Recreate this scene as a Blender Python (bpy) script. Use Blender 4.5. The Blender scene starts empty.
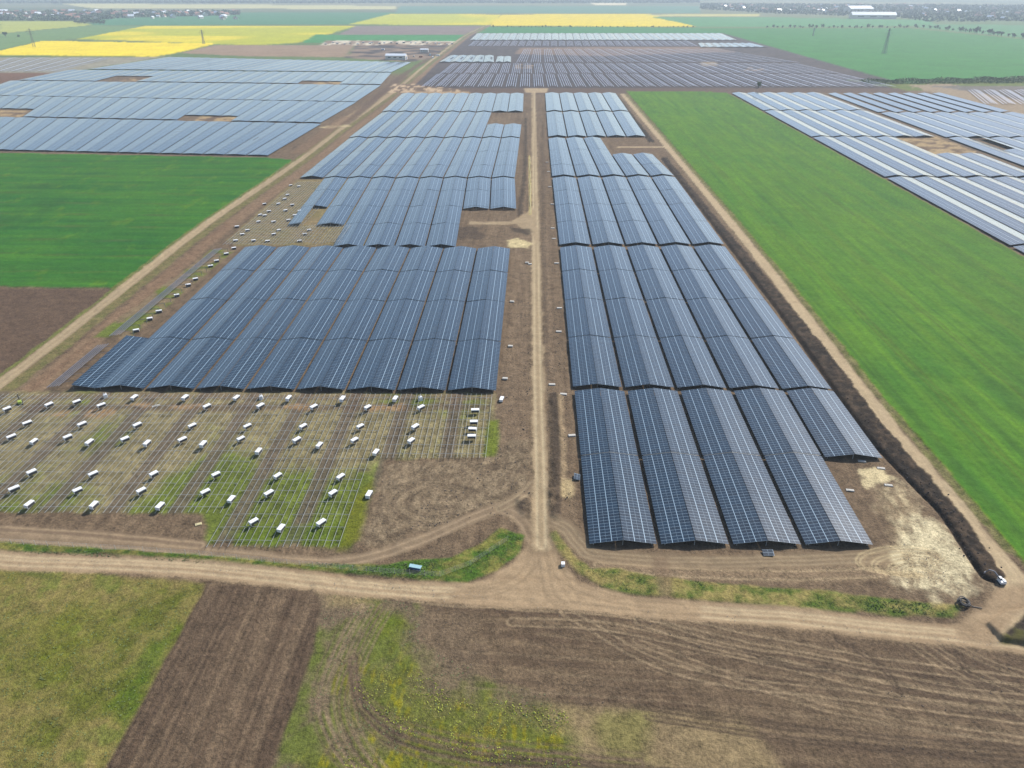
import bpy, math, random
import numpy as np
random.seed(7); rng = np.random.default_rng(7)
R = math.radians
# ------------------------------------------------------------------ camera model
H = 105.0; F = 710.0; PITCH = R(29.33); YAW = R(1.55); W0, H0 = 1024, 768
fw = np.array([-math.sin(YAW)*math.cos(PITCH), math.cos(YAW)*math.cos(PITCH), -math.sin(PITCH)])
rt = np.array([math.cos(YAW), math.sin(YAW), 0.0]); up = np.cross(rt, fw)
def at(u, v, z=0.0):
    """ground point seen at pixel (u, v) of the photograph"""
    u = np.asarray(u, float); v = np.asarray(v, float)
    d = fw + ((u-512)/F)[..., None]*rt - ((v-384)/F)[..., None]*up
    t = (z-H)/d[..., 2]
    return t*d[..., 0], t*d[..., 1]
def pt(u, v, z=0.0):
    x, y = at(u, v, z); return float(x), float(y)
def pts(l, z=0.0): return [pt(a, b, z) for a, b in l]

scene = bpy.context.scene; col = scene.collection
# ------------------------------------------------------------------ materials
def newmat(name):
    m = bpy.data.materials.new(name); m.use_nodes = True
    nt = m.node_tree; b = nt.nodes['Principled BSDF']
    return m, nt, b
def N(nt, t, **kw):
    n = nt.nodes.new(t)
    for k, v in kw.items(): setattr(n, k, v)
    return n
def math_(nt, op, a, b=None, c=None):
    n = nt.nodes.new('ShaderNodeMath'); n.operation = op
    for i, s in enumerate((a, b, c)):
        if s is None: continue
        if isinstance(s, (int, float)): n.inputs[i].default_value = s
        else: nt.links.new(s, n.inputs[i])
    return n.outputs[0]
def mixc(nt, f, a, b, bt='MIX'):
    n = nt.nodes.new('ShaderNodeMix'); n.data_type = 'RGBA'; n.blend_type = bt
    for s, i in ((f, 0), (a, 6), (b, 7)):
        if isinstance(s, (int, float)): n.inputs[i].default_value = s
        elif isinstance(s, tuple): n.inputs[i].default_value = (*s, 1)
        else: nt.links.new(s, n.inputs[i])
    return n.outputs[2]
def simple(name, c, rough=.7, metal=0.0, var=.15, scale=3.0):
    m, nt, b = newmat(name)
    tc = N(nt, 'ShaderNodeTexCoord'); no = N(nt, 'ShaderNodeTexNoise'); no.inputs['Scale'].default_value = scale
    no.inputs['Detail'].default_value = 4
    nt.links.new(tc.outputs['Object'], no.inputs['Vector'])
    lo = tuple(x*(1-var) for x in c); hi = tuple(min(1, x*(1+var)) for x in c)
    nt.links.new(mixc(nt, no.outputs[0], lo, hi), b.inputs['Base Color'])
    b.inputs['Roughness'].default_value = rough; b.inputs['Metallic'].default_value = metal
    return m

def ground_mat(name, scales, amp, bump, aniso=None, rough=.95):
    """albedo from the 'Col' attribute, broken up by several sizes of procedural noise"""
    m, nt, b = newmat(name)
    at_ = N(nt, 'ShaderNodeAttribute'); at_.attribute_name = 'Col'
    tc = N(nt, 'ShaderNodeTexCoord')
    vec = tc.outputs['Object']
    if aniso:
        mp = N(nt, 'ShaderNodeMapping'); mp.inputs['Scale'].default_value = aniso
        nt.links.new(vec, mp.inputs['Vector']); vec = mp.outputs[0]
    tot = None; hs = None
    for s, w in scales:
        no = N(nt, 'ShaderNodeTexNoise'); no.inputs['Scale'].default_value = s
        no.inputs['Detail'].default_value = 5; no.inputs['Roughness'].default_value = .62
        nt.links.new(vec, no.inputs['Vector'])
        k = math_(nt, 'MULTIPLY', math_(nt, 'SUBTRACT', no.outputs[0], .5), w)
        tot = k if tot is None else math_(nt, 'ADD', tot, k)
    f = math_(nt, 'MAXIMUM', math_(nt, 'ADD', math_(nt, 'MULTIPLY', tot, amp), 1.0), .35)
    vm = N(nt, 'ShaderNodeVectorMath'); vm.operation = 'SCALE'
    nt.links.new(at_.outputs['Color'], vm.inputs[0]); nt.links.new(f, vm.inputs['Scale'])
    nt.links.new(vm.outputs[0], b.inputs['Base Color'])
    bp = N(nt, 'ShaderNodeBump'); bp.inputs['Strength'].default_value = bump; bp.inputs['Distance'].default_value = .25
    nt.links.new(tot, bp.inputs['Height']); nt.links.new(bp.outputs[0], b.inputs['Normal'])
    b.inputs['Roughness'].default_value = rough; b.inputs['Specular IOR Level'].default_value = .12
    return m
M = {}
M['soil'] = ground_mat('soil', [(.35, 1.1), (1.6, 1.5), (5.0, 1.1)], 1.25, .7)
M['road'] = ground_mat('packed_dirt', [(.5, .8), (2.2, 1.0), (7.0, .6)], .6, .35)
M['crop'] = ground_mat('crop', [(.12, .7), (.7, 1.0), (3.0, 1.0)], .75, .5)
M['far'] = ground_mat('far_field', [(.02, .8), (.1, .6)], .7, 0.0)

def pv_material(name, cell, line, dust):
    m, nt, b = newmat(name)
    uv = N(nt, 'ShaderNodeUVMap'); uv.uv_map = 'UVMap'
    sp = N(nt, 'ShaderNodeSeparateXYZ'); nt.links.new(uv.outputs[0], sp.inputs[0])
    u, v = sp.outputs[0], sp.outputs[1]
    fu = math_(nt, 'FRACT', u); fv = math_(nt, 'FRACT', v)
    du = math_(nt, 'ABSOLUTE', math_(nt, 'SUBTRACT', fu, .5)); dv = math_(nt, 'ABSOLUTE', math_(nt, 'SUBTRACT', fv, .5))
    inn = math_(nt, 'LESS_THAN', math_(nt, 'ABSOLUTE', math_(nt, 'SUBTRACT', u, 1.5)), 1.3)
    lu = math_(nt, 'MULTIPLY', math_(nt, 'GREATER_THAN', du, .472), inn)        # aluminium frames + the gap, long way
    lv = math_(nt, 'GREATER_THAN', dv, .455)
    mid = math_(nt, 'LESS_THAN', du, .009)
    cu = math_(nt, 'ABSOLUTE', math_(nt, 'SUBTRACT', math_(nt, 'FRACT', math_(nt, 'MULTIPLY', u, 12.0)), .5))
    cv = math_(nt, 'ABSOLUTE', math_(nt, 'SUBTRACT', math_(nt, 'FRACT', math_(nt, 'MULTIPLY', v, 6.0)), .5))
    cell_l = math_(nt, 'MULTIPLY', math_(nt, 'MAXIMUM', math_(nt, 'GREATER_THAN', cu, .47), math_(nt, 'GREATER_THAN', cv, .47)), .03)
    lines = math_(nt, 'MAXIMUM', math_(nt, 'MAXIMUM', lu, math_(nt, 'MULTIPLY', lv, .55)), math_(nt, 'MAXIMUM', math_(nt, 'MULTIPLY', mid, .6), cell_l))
    # every module a slightly different blue
    cb = N(nt, 'ShaderNodeCombineXYZ')
    nt.links.new(math_(nt, 'FLOOR', u), cb.inputs[0]); nt.links.new(math_(nt, 'FLOOR', v), cb.inputs[1])
    wn = N(nt, 'ShaderNodeTexWhiteNoise'); wn.noise_dimensions = '3D'
    oi = N(nt, 'ShaderNodeObjectInfo'); nt.links.new(oi.outputs['Random'], cb.inputs[2]); nt.links.new(cb.outputs[0], wn.inputs['Vector'])
    c1 = mixc(nt, wn.outputs['Value'], tuple(x*.75 for x in cell), tuple(x*1.3 for x in cell))
    tc = N(nt, 'ShaderNodeTexCoord'); no = N(nt, 'ShaderNodeTexNoise'); no.inputs['Scale'].default_value = .12; no.inputs['Detail'].default_value = 6
    nt.links.new(tc.outputs['Object'], no.inputs['Vector'])
    c2 = mixc(nt, math_(nt, 'MULTIPLY', no.outputs[0], dust), c1, (.33, .31, .30))
    nt.links.new(mixc(nt, lines, c2, line), b.inputs['Base Color'])
    rr = math_(nt, 'ADD', math_(nt, 'MULTIPLY', lines, .25), math_(nt, 'ADD', math_(nt, 'MULTIPLY', no.outputs[0], .12), math_(nt, 'ADD', math_(nt, 'MULTIPLY', oi.outputs['Random'], .08), .14)))
    nt.links.new(rr, b.inputs['Roughness'])
    b.inputs['IOR'].default_value = 1.42
    b.inputs['Sheen Weight'].default_value = .10; b.inputs['Sheen Roughness'].default_value = .2; b.inputs['Sheen Tint'].default_value = (.80, .88, 1, 1); b.inputs['Coat Weight'].default_value = .7; b.inputs['Coat IOR'].default_value = 1.5; b.inputs['Coat Roughness'].default_value = .10
    # tiny pillowing of every module so that neighbours mirror different bits of sky
    bp = N(nt, 'ShaderNodeBump'); bp.inputs['Strength'].default_value = .05; bp.inputs['Distance'].default_value = .1
    nt.links.new(math_(nt, 'ADD', wn.outputs['Value'], math_(nt, 'MULTIPLY', du, 2.0)), bp.inputs['Height'])
    nt.links.new(bp.outputs[0], b.inputs['Normal'])
    return m
M['pv'] = pv_material('solar_glass', (.002, .013, .027), (.27, .37, .45), .02)
M['alu'] = simple('aluminium_edge', (.10, .105, .12), .5, .3)
M['back'] = simple('panel_back', (.05, .052, .06), .6)
M['steel'] = simple('galvanised_steel', (.36, .37, .36), .5, .35, .2, 2)
M['steel_dim'] = simple('weathered_steel', (.16, .17, .20), .6, .3, .2, 2)
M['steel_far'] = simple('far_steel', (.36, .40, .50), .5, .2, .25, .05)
M['white'] = simple('white_film', (.70, .71, .72), .5, 0, .08)
M['mods'] = simple('stacked_module_edges', (.035, .037, .045), .5, 0, .4, 9)
M['wood'] = simple('pallet_wood', (.30, .22, .13), .85, 0, .3, 6)
M['concrete'] = simple('pale_concrete', (.42, .40, .36), .85)
M['black'] = simple('black_plastic', (.018, .018, .02), .5, 0, .3)
M['rubber'] = simple('dark_rubber', (.03, .03, .03), .8, 0, .3)
M['bluem'] = simple('pale_blue_paint', (.26, .42, .47), .5, 0, .15)
M['blued'] = simple('deep_blue_paint', (.05, .10, .22), .5, 0, .15)
M['orange'] = simple('rusty_orange_paint', (.30, .14, .07), .6, 0, .3)
M['glass'] = simple('dark_window_glass', (.02, .03, .04), .08, 0, .1)
M['yellow'] = simple('yellow_plastic', (.46, .40, .22), .6, 0, .15)
M['green'] = simple('yellow_green_paint', (.30, .38, .06), .5, 0, .15)
M['wall'] = simple('pale_render', (.62, .58, .50), .8, 0, .1, .5)
M['roofw'] = simple('pale_metal_roof', (.66, .70, .74), .4, .1, .1, .4)
M['roofr'] = simple('tiled_roof', (.26, .13, .09), .8, 0, .3, .5)
M['bark'] = simple('bark', (.12, .09, .07), .9, 0, .3, 2)
M['leaf'] = simple('leaves', (.06, .10, .035), .8, 0, .45, .35)
M['leaf2'] = simple('pale_leaves', (.13, .17, .06), .8, 0, .4, .35)
M['post'] = simple('weathered_fence_post', (.32, .31, .28), .8)

# ------------------------------------------------------------------ objects
def setp(o, label=None, cat=None, group=None, kind=None):
    if label: o['label'] = label
    if cat: o['category'] = cat
    if group: o['group'] = group
    if kind: o['kind'] = kind
    return o
def empty(name, loc, rz=0):
    o = bpy.data.objects.new(name, None); o.location = loc; o.rotation_euler = (0, 0, rz); col.objects.link(o); return o
class MB:
    def __init__(s): s.v = []; s.f = []; s.mi = []; s.uv = []
    def quad(s, p, mi=0, uv=None):
        n = len(s.v); s.v += [tuple(q) for q in p]; s.f.append(tuple(range(n, n+len(p)))); s.mi.append(mi)
        s.uv += list(uv) if uv else [(0, 0)]*len(p)
    def hexa(s, c, mis=(0,)*6, uvtop=None):
        """c: 8 corners, 0-3 bottom ccw, 4-7 top ccw"""
        idx = [(3, 2, 1, 0), (4, 5, 6, 7), (0, 1, 5, 4), (1, 2, 6, 5), (2, 3, 7, 6), (3, 0, 4, 7)]
        for k, f in enumerate(idx): s.quad([c[i] for i in f], mis[k], uvtop if k == 1 else None)
    def box(s, cx, cy, cz, sx, sy, sz, mi=0, rz=0.0, taper=1.0):
        co, si = math.cos(rz), math.sin(rz); c = []
        for z, t in ((-.5, 1.0), (.5, taper)):
            for x, y in ((-.5, -.5), (.5, -.5), (.5, .5), (-.5, .5)):
                a, b = x*sx*t, y*sy*t; c.append((cx+a*co-b*si, cy+a*si+b*co, cz+z*sz))
        s.hexa(c, (mi,)*6)
    def bar(s, a, b, w, h=None, mi=0):
        h = h or w
        a = np.array(a, float); b = np.array(b, float); d = b-a; L = np.linalg.norm(d); d /= L
        ref = np.array([0, 0, 1.0]) if abs(d[2]) < .9 else np.array([1.0, 0, 0])
        sx = np.cross(d, ref); sx /= np.linalg.norm(sx); sz = np.cross(sx, d)
        c = []
        for q in (-sz*h/2, sz*h/2):
            c += [a-sx*w/2+q, a+sx*w/2+q, b+sx*w/2+q, b-sx*w/2+q]
        s.hexa(c, (mi,)*6)
    def tube(s, path, r, n=8, closed=False):
        P = [np.array(p, float) for p in path]; rings = []
        m = len(P); base = len(s.v)
        for i in range(m):
            d = P[(i+1) % m]-P[i-1] if closed or 0 < i < m-1 else (P[1]-P[0] if i == 0 else P[-1]-P[-2])
            d /= np.linalg.norm(d)+1e-9; ref = np.array([0, 0, 1.0]) if abs(d[2]) < .9 else np.array([1.0, 0, 0])
            a = np.cross(d, ref); a /= np.linalg.norm(a); b = np.cross(a, d)
            for k in range(n):
                t = 2*math.pi*k/n; s.v.append(tuple(P[i]+r*(math.cos(t)*a+math.sin(t)*b)))
        for i in range(m if closed else m-1):
            for k in range(n):
                j = (i+1) % m
                s.f.append((base+i*n+k, base+j*n+k, base+j*n+(k+1) % n, base+i*n+(k+1) % n)); s.mi.append(0); s.uv += [(0, 0)]*4
    def build(s, name, mats, parent=None, smooth=False, loc=None):
        me = bpy.data.meshes.new(name); me.from_pydata(s.v, [], s.f)
        mats = mats if isinstance(mats, (list, tuple)) else [mats]
        for m in mats: me.materials.append(m)
        me.polygons.foreach_set('material_index', s.mi)
        uvl = me.uv_layers.new(name='UVMap'); uvl.data.foreach_set('uv', [c for p in s.uv for c in p])
        if smooth: me.polygons.foreach_set('use_smooth', [True]*len(s.f))
        me.update()
        o = bpy.data.objects.new(name, me); col.objects.link(o)
        if parent: o.parent = parent
        if loc: o.location = loc
        return o
def copy_tree(o, parent=None):
    c = o.copy(); col.objects.link(c)
    if parent: c.parent = parent
    for ch in [x for x in KIDS.get(o.name, [])]: copy_tree(ch, c)
    return c
KIDS = {}
def reg(root):
    for ch in root.children: KIDS.setdefault(root.name, []).append(ch); reg(ch)
ORD = ['first', 'second', 'third', 'fourth', 'fifth', 'sixth', 'seventh', 'eighth', 'ninth', 'tenth', 'eleventh', 'twelfth',
       'thirteenth', 'fourteenth', 'fifteenth', 'sixteenth', 'seventeenth', 'eighteenth', 'nineteenth', 'twentieth']
def ordn(i):
    if i < 20: return ORD[i]
    t = {2: 'twenty', 3: 'thirty', 4: 'forty', 5: 'fifty'}; a, b = divmod(i+1, 10)
    return {20: 'twentieth', 30: 'thirtieth', 40: 'fortieth', 50: 'fiftieth'}[i+1] if b == 0 else t[a]+'-'+ORD[b-1]

# ------------------------------------------------------------------ solar rows
EAVE, RIDGE = .82, 1.9
def lerp(a, b, t): return a+(b-a)*t
def slab(mb, e0, r0, r1, e1, v0, jit):
    """one sloping table: e = eave, r = ridge (0 near, 1 far)"""
    t = .05
    e0, r0, r1, e1 = [np.array(p, float) for p in (e0, r0, r1, e1)]
    jz = np.array([0, 0, jit]); r0 = r0+jz; r1 = r1+jz
    dz = np.array([0, 0, -t])
    L = max(1, round(np.linalg.norm(e1-e0)/.99))
    if e0[0] < r0[0]: top = [e0, r0, r1, e1]; uv = [(0, v0), (3, v0), (3, v0+L), (0, v0+L)]
    else: top = [r0, e0, e1, r1]; uv = [(0, v0), (3, v0), (3, v0+L), (0, v0+L)]
    mb.hexa([p+dz for p in top]+top, (2, 0, 1, 1, 1, 1), uv)
def trestle(P, t, we, ea, root, mat, dz=0.0, pw=.14, ev=None, rd=None):
    """posts and rafters of one station, a single bent frame"""
    a = np.array(P(0, t, 0)); b = np.array(P(1, t, 0)); W = np.linalg.norm(b-a); ux = (b-a)/W; c = W/2; hw = pw/2
    ev = EAVE if ev is None else ev; rd = RIDGE if rd is None else rd
    top = lambda x: ev+(rd-ev)*(1-abs(x-c)/c)-.07+dz
    L = .4 if we else c-hw; Rr = W-.4 if ea else c+hw
    px = ([L+.5] if we else [])+[c]+([Rr-.5] if ea else [])
    o = [(L, top(L))]
    if we and ea or True: o += [(c, top(c))] if L < c < Rr else []
    o += [(Rr, top(Rr)), (Rr, top(Rr)-.09)]
    for x in reversed(px):
        o += [(x+hw, top(x+hw)-.09), (x+hw, 0), (x-hw, 0), (x-hw, top(x-hw)-.09)]
    o += [(L, top(L)-.09)]
    q = []
    for p in o:
        if not q or math.dist(p, q[-1]) > 1e-3: q.append(p)
    mb = MB(); n = len(q); f = []
    for s_ in (-.03, .03): mb.v += [(a[0]+ux[0]*x, a[1]+ux[1]*x+s_, z) for x, z in q]
    fs = [tuple(range(n)), tuple(range(2*n-1, n-1, -1))]+[(i, (i+1) % n, n+(i+1) % n, n+i)[::-1] for i in range(n)]
    for g in fs: mb.f.append(g); mb.mi.append(0); mb.uv += [(0, 0)]*len(g)
    mb.build('support_trestle', mat, root)
def solar_row(nl, nr, fl, fr, subs, detail, label, group, west=(0, 1), east=(0, 1), cat='solar panel row', rdg=None, wst=None):
    RIDGE = rdg or 1.9
    """nl.. = world corners of the footprint; west/east = (from, to) fraction of length that carries panels"""
    nl, nr, fl, fr = [np.array(p) for p in (nl, nr, fl, fr)]
    ox, oy = (nl+nr)/2
    root = empty('solar_panel_row', (ox, oy, 0)); setp(root, label, cat, group)
    def P(s, t, z):
        a = lerp(nl, fl, t); b = lerp(nr, fr, t); q = lerp(a, b, s); return (q[0]-ox, q[1]-oy, z)
    Ltot = float(np.linalg.norm((fl+fr)/2-(nl+nr)/2))
    for side, rg in ((0, west), (1, east)):
        if rg is None: continue
        cuts = [rg[0]]+[c for c in subs if rg[0] < c < rg[1]]+[rg[1]]
        for k in range(len(cuts)-1):
            g = .22/Ltot
            t0 = cuts[k]+(g if k else 0); t1 = cuts[k+1]-(g if k < len(cuts)-2 else 0)
            mb = MB(); j = random.uniform(-.07, .07); je = random.uniform(-.05, .05)
            s_e, s_r = (0, .496) if side == 0 else (1, .504)
            if wst: s_r = wst
            rz_ = RIDGE if not wst else lerp(EAVE, RIDGE, wst*2)
            slab(mb, P(s_e, t0, EAVE+je), P(s_r, t0, rz_), P(s_r, t1, rz_), P(s_e, t1, EAVE+je), random.randint(0, 400), j)
            mb.build('panel_table', [M['pv'], M['alu'], M['back']], root)
    lo = min([r[0] for r in (west, east) if r]); hi = max([r[1] for r in (west, east) if r])
    n = max(2, int(Ltot*(hi-lo)/14)+1) if detail else 2
    for i in range(n):
        t = lerp(lo+.5/Ltot, hi-.5/Ltot, i/(n-1))
        trestle(P, t, west is not None and west[0] <= t <= west[1], east is not None and east[0] <= t <= east[1], root, M['steel'], 0.0, .14, EAVE, RIDGE)
    return root
def bare_row(nl, nr, fl, fr, label, group, rail_w=.07, step=4.6, mat='steel', ns=(0.02, .13, .24, .35, .46, .54, .65, .76, .87, .98), ev=EAVE, rd=RIDGE):
    """mounting frame without panels: rails, rafters and posts"""
    nl, nr, fl, fr = [np.array(p) for p in (nl, nr, fl, fr)]
    ox, oy = (nl+nr)/2; root = empty('mounting_frame', (ox, oy, 0)); setp(root, label, 'mounting frame', group)
    def P(s, t, dz=0.0):
        a = lerp(nl, fl, t); b = lerp(nr, fr, t); q = lerp(a, b, s)
        z = (ev+(rd-ev)*(1-abs(s-.5)*2))-.02+dz; return (q[0]-ox, q[1]-oy, z)
    Ltot = float(np.linalg.norm((fl+fr)/2-(nl+nr)/2))
    for s in ns:
        mb = MB(); mb.bar(P(s, 0), P(s, 1), rail_w, .08); mb.build('rail', M[mat], root)
    n = max(2, int(Ltot/step)+1)
    PP = lambda s_, t, z: (P(s_, t)[0], P(s_, t)[1], 0)
    for i in range(n): trestle(PP, (i+.5)/n, min(ns) < .4, max(ns) > .6, root, M[mat], 0.0, .14, ev, rd)
    return root
def block(near, far, n, desc, group, gap=1.0, sub_y=(), detail=True, first=0, side='left', lim=None, spec=None, skip=(), make=None, zc=EAVE, **extra):
    """near/far = (xL, xR, yL, yR) in the photo; rows are interpolated between; the order in the label counts from one side"""
    def line(q):
        xL, xR, yL, yR = q; return np.array(pt(xL, yL, zc)), np.array(pt(xR, yR, zc))
    a0, a1 = line(near); b0, b1 = line(far)
    subs = []
    ym = (near[2]+near[3])/2; Yn = pt(500, ym, zc)[1]; Yf = pt(500, (far[2]+far[3])/2, zc)[1]
    for y in sub_y: subs.append((pt(500, y, zc)[1]-Yn)/(Yf-Yn))
    out = []
    W = np.linalg.norm(a1-a0); Wf = np.linalg.norm(b1-b0)
    pn = (W+gap)/n; pf = (Wf+gap)/n
    cnt = [i for i in range(n) if i not in skip]
    for i in cnt:
        q = lambda A, B, Wd, p, k, e: A+(B-A)*((k*p-(gap if e else 0))/Wd)
        nl = q(a0, a1, W, pn, i, 0); nr = q(a0, a1, W, pn, i+1, 1); fl = q(b0, b1, Wf, pf, i, 0); fr = q(b0, b1, Wf, pf, i+1, 1)
        t0, t1 = 0, 1
        if lim and i in lim:
            f = lambda y: 0 if y is None else (pt(500, y, zc)[1]-Yn)/(Yf-Yn)
            t0 = f(lim[i][0]); t1 = 1 if lim[i][1] is None else f(lim[i][1])
        nl, fl = lerp(nl, fl, t0), lerp(nl, fl, t1); nr, fr = lerp(nr, fr, t0), lerp(nr, fr, t1)
        ss = [(s-t0)/(t1-t0) for s in subs]
        kw = dict(extra)
        if spec and i in spec:
            for nm, (y0, y1) in spec[i].items():
                f = lambda y, d: d if y is None else min(1, max(0, ((pt(500, y, zc)[1]-Yn)/(Yf-Yn)-t0)/(t1-t0)))
                kw[nm] = None if y0 == 'none' else (f(y0, 0), f(y1, 1))
        k = cnt.index(i) if side == 'left' else len(cnt)-1-cnt.index(i)
        lab = f'{ordn(k)} row from {side} in {desc}'
        out.append((make or solar_row)(nl, nr, fl, fr, *((ss, detail, lab, group) if not make else (lab, group)), **kw))
    return out
G = 'solar panel rows of the farm'
# right-hand block, from the near end
block((589.5, 873, 543.5, 543.5), (573.5, 832+14, 391, 391), 4, 'the nearest solar block right of the central track', G, sub_y=(455.5,)) if False else None
A0, A1 = (589.5, 543.5), (873.0, 544.5)
# nearest block: four long rows and a short fifth
nearA = (589.5, 873, 543.5, 544.5); farA = (574.5, 783.5, 391, 391)
block(nearA, farA, 4, 'the nearest solar block right of the track', G, 1.0, (455.5,))
block((825, 882.8, 457, 458), (786.5, 833.5, 391, 391), 1, 'the short solar piece beside the dark soil bank', G, 1.0)
block((573, 831.6, 386.5, 389), (560, 725, 247.5, 246.5), 5, 'the second solar block right of the track', G, 1.0, (338, 300, 271))
block((559.5, 724, 244.5, 244), (552.5, 675, 178, 177), 5, 'the third solar block right of the track', G, 1.0, (222, 205, 191))
block((552.2, 674, 176, 175.5), (548.5, 635.5, 138.5, 137.5), 5, 'the fourth solar block right of the track', G, 1.0, (165, 150), lim={3: (None, 154.5), 4: (None, 154.5)})
block((548.4, 645.5, 136.3, 136.3), (546.4, 628.5, 112.3, 111.8), 5, 'the fifth solar block right of the track', G, 1.0, (), False)
block((546.4, 628, 111, 110.8), (545.2, 615.5, 93.2, 93.2), 5, 'the farthest solar block right of the track', G, 1.0, (), False)
# left-hand block
block((96.3, 496, 388, 390.5), (245, 510, 247, 248.5), 8, 'the big dark solar block left of the central track', G, .7, (340.5, 301, 271.6))
block((48, 96.3, 387.5, 388), (211, 245, 247, 247), 1, 'the short dark panel strip at the block left edge', G, .7, (),
      lim={0: (None, 338)}, spec={0: {'west': ('none', None), 'east': (None, None)}})
b2 = 'the second block left of the track'
block((240, 518, 246, 246.5), (300.3, 514.8, 178.5, 178.5), 9, b2, G, .7, (224.5, 207, 191), skip=(0,),
      lim={7: (208.6, None), 8: (208.6, None)},
      spec={1: {'west': (225, None), 'east': (207, None)}, 2: {'west': (225, None), 'east': (225, None)}})
block((300.3, 514.8, 177.4, 177.4), (349, 519.8, 138.3, 138.3), 9, 'the third block left of the track', G, .7, (166, 152))
block((349, 519.8, 137.3, 137.3), (382, 523, 112.5, 112.5), 9, 'the fourth block left of the track', G, .7, (), False, lim={7: (None, 124), 8: (None, 124)} and {7: (None, 124.5), 8: (None, 124.5)})
block((382, 523, 111.5, 111.5), (402, 523.6, 93.6, 93.6), 9, 'the farthest block left of the track', G, .7, (), False)
# wide field of rows at upper left
block((-48, 268, 148.6, 155.2), (-4, 321, 117.0, 123.8), 15, 'the lowest block of the upper left solar field', G, .7, (), False, side='right', rdg=1.2)
U2 = [(-4, 321, 116.0, 122.4), (39-60, 356, 95.8, 102.4)]
block((-60, 321, 114.8, 122.4), (-30, 356, 95.2, 102.2), 22, 'the second block of the upper left solar field', G, .7, (), False, side='right', rdg=1.2,
      lim={14: (114, None), 15: (114, None), 16: (114, None), 3: (111, None), 4: (111, None)})
block((-30, 356, 94.8, 101.6), (10, 381, 80.6, 85.2), 25, 'the third block of the upper left solar field', G, .7, (), False, side='right', rdg=1.2)
block((18, 381, 80.0, 84.2), (68, 391.5, 69.8, 72.8), 27, 'the fourth block of the upper left solar field', G, .7, (), False, side='right', rdg=1.2,
      lim={21: (79.6, None), 22: (79.8, None), 23: (79.8, None), 6: (76.8, None), 7: (76.8, None), 8: (76.8, None)})
block((88, 391.5, 69.0, 72.0), (168, 411, 57.0, 62.3), 26, 'the farthest block of the upper left solar field', G, .7, (), False, side='right', rdg=1.2)
# fields at right
r1 = lambda y: 534+1.831*(y+15); r1r = lambda y: 534+2.645*(y+15)
r2 = lambda y: 534+2.71*(y+15); r2r = lambda y: 534+3.80*(y+15)
def rb(y0, y1, L, Rr, n, desc, **k): block((L(y0), Rr(y0), y0, y0), (L(y1), Rr(y1), y1, y1), n, desc, G, .9, (), k.pop('detail', False), **k)
rb(300, 246.5, r1, r1r, 6, 'the nearest block right of the big green field', skip=(2, 3, 4, 5))
rb(245, 178, r1, r1r, 6, 'the second block right of the big green field')
rb(176.5, 137.5, r1, r1r, 6, 'the third block right of the big green field', lim={4: (None, 154), 5: (None, 154)})
rb(136.5, 111, r1, r1r, 6, 'the fourth block right of the big green field')
rb(110.3, 93, r1, r1r, 6, 'the farthest block right of the big green field')
rb(190, 138, r2, r2r, 8, 'the nearest block of the far right solar field', spec={1: {'west': (None, 150), 'east': (None, None)}})
rb(137, 113, r2, r2r, 8, 'the middle block of the far right solar field')
rb(112, 93.5, r2, r2r, 8, 'the farthest block of the far right solar field', spec={i: {'west': (None, None), 'east': ('none', None)} for i in range(8)})
# white rows far behind
block((439, 494, 62, 62), (450, 493.5, 55.5, 55.5), 5, 'the small white group beyond the bare frames', G, .9, (), False)
block((495.5, 511, 62, 62), (497.5, 511, 56.5, 56.5), 2, 'the tiny white group beyond the bare frames', G, .9, (), False)
block((470, 737, 40.0, 40.0), (477, 722, 33.5, 33.5), 36, 'the farthest white line under the yellow field', G, .9, (), False)
block((701, 768, 47.0, 47.0), (698, 752, 43.2, 43.2), 8, 'the short white line of rows near the far green field', G, .9, (), False)

# bare mounting frames
GF = 'bare mounting frames without panels'
def bx(y, x390): return 534-(534-x390)*(y+15)/405.0
def bares(y0, y1, edges, desc, **k):
    for i, (a, b) in enumerate(edges):
        q = [np.array(pt(bx(y, x), y, EAVE)) for y, x in ((y0, a), (y0, b), (y1, a), (y1, b))]
        bare_row(*q, f'{ordn(i)} bare steel frame from the left in {desc}', GF, **k)
E = [96.3+50*k for k in range(9)]
bares(512, 393, [(x, x+47) for x in (-253.7, -203.7, -153.7, -103.7, -53.7, -3.7, 46.3, 96.3, 146.3, 196.3, 246.3)], 'the front field of crates', ev=.5, rd=.7)
bares(546, 393, [(x, x+47) for x in (296.3, 346.3)], 'the long front strip with crates', ev=.5, rd=.7)
bares(457, 393, [(x, x+47) for x in (396.3, 446.3)], 'the short front strip by the track', ev=.5, rd=.7)
for y0, y1, l in ((387.5, 345, 'short narrow frame of close rails left of the short dark panels'), (336, 249, 'long narrow frame of close rails beside the reddish lane')):
    q = [np.array(pt(bx(y, x), y, EAVE)) for y, x in ((y0, 43), (y0, 92), (y1, 43), (y1, 92))]
    bare_row(*q, l, GF, rail_w=.22, step=5, mat='steel_dim', ns=(.02, .08, .14, .20, .26))
bares(244, 181, [(46.3, 93), (96.3, 143)], 'the crate yard above the dark block', ev=.5, rd=.7)
bares(244, 226, [(146.3, 193), (196.3, 243)], 'the small bare patch above the dark block')
def farbare(y0, y1, xl, xr, n, desc, **k):
    for i in range(n):
        a = lerp(xl[0], xl[1], i/n); b = lerp(xl[0], xl[1], (i+.74)/n); c = lerp(xr[0], xr[1], i/n); d = lerp(xr[0], xr[1], (i+.74)/n)
        bare_row(pt(a, y0, 1), pt(b, y0, 1), pt(c, y1, 1), pt(d, y1, 1), f'{ordn(i)} bare frame from the left in {desc}', GF, mat='steel_far', step=60, rail_w=.62, ns=(.06, .28, .5, .72, .94), **k)
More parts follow.
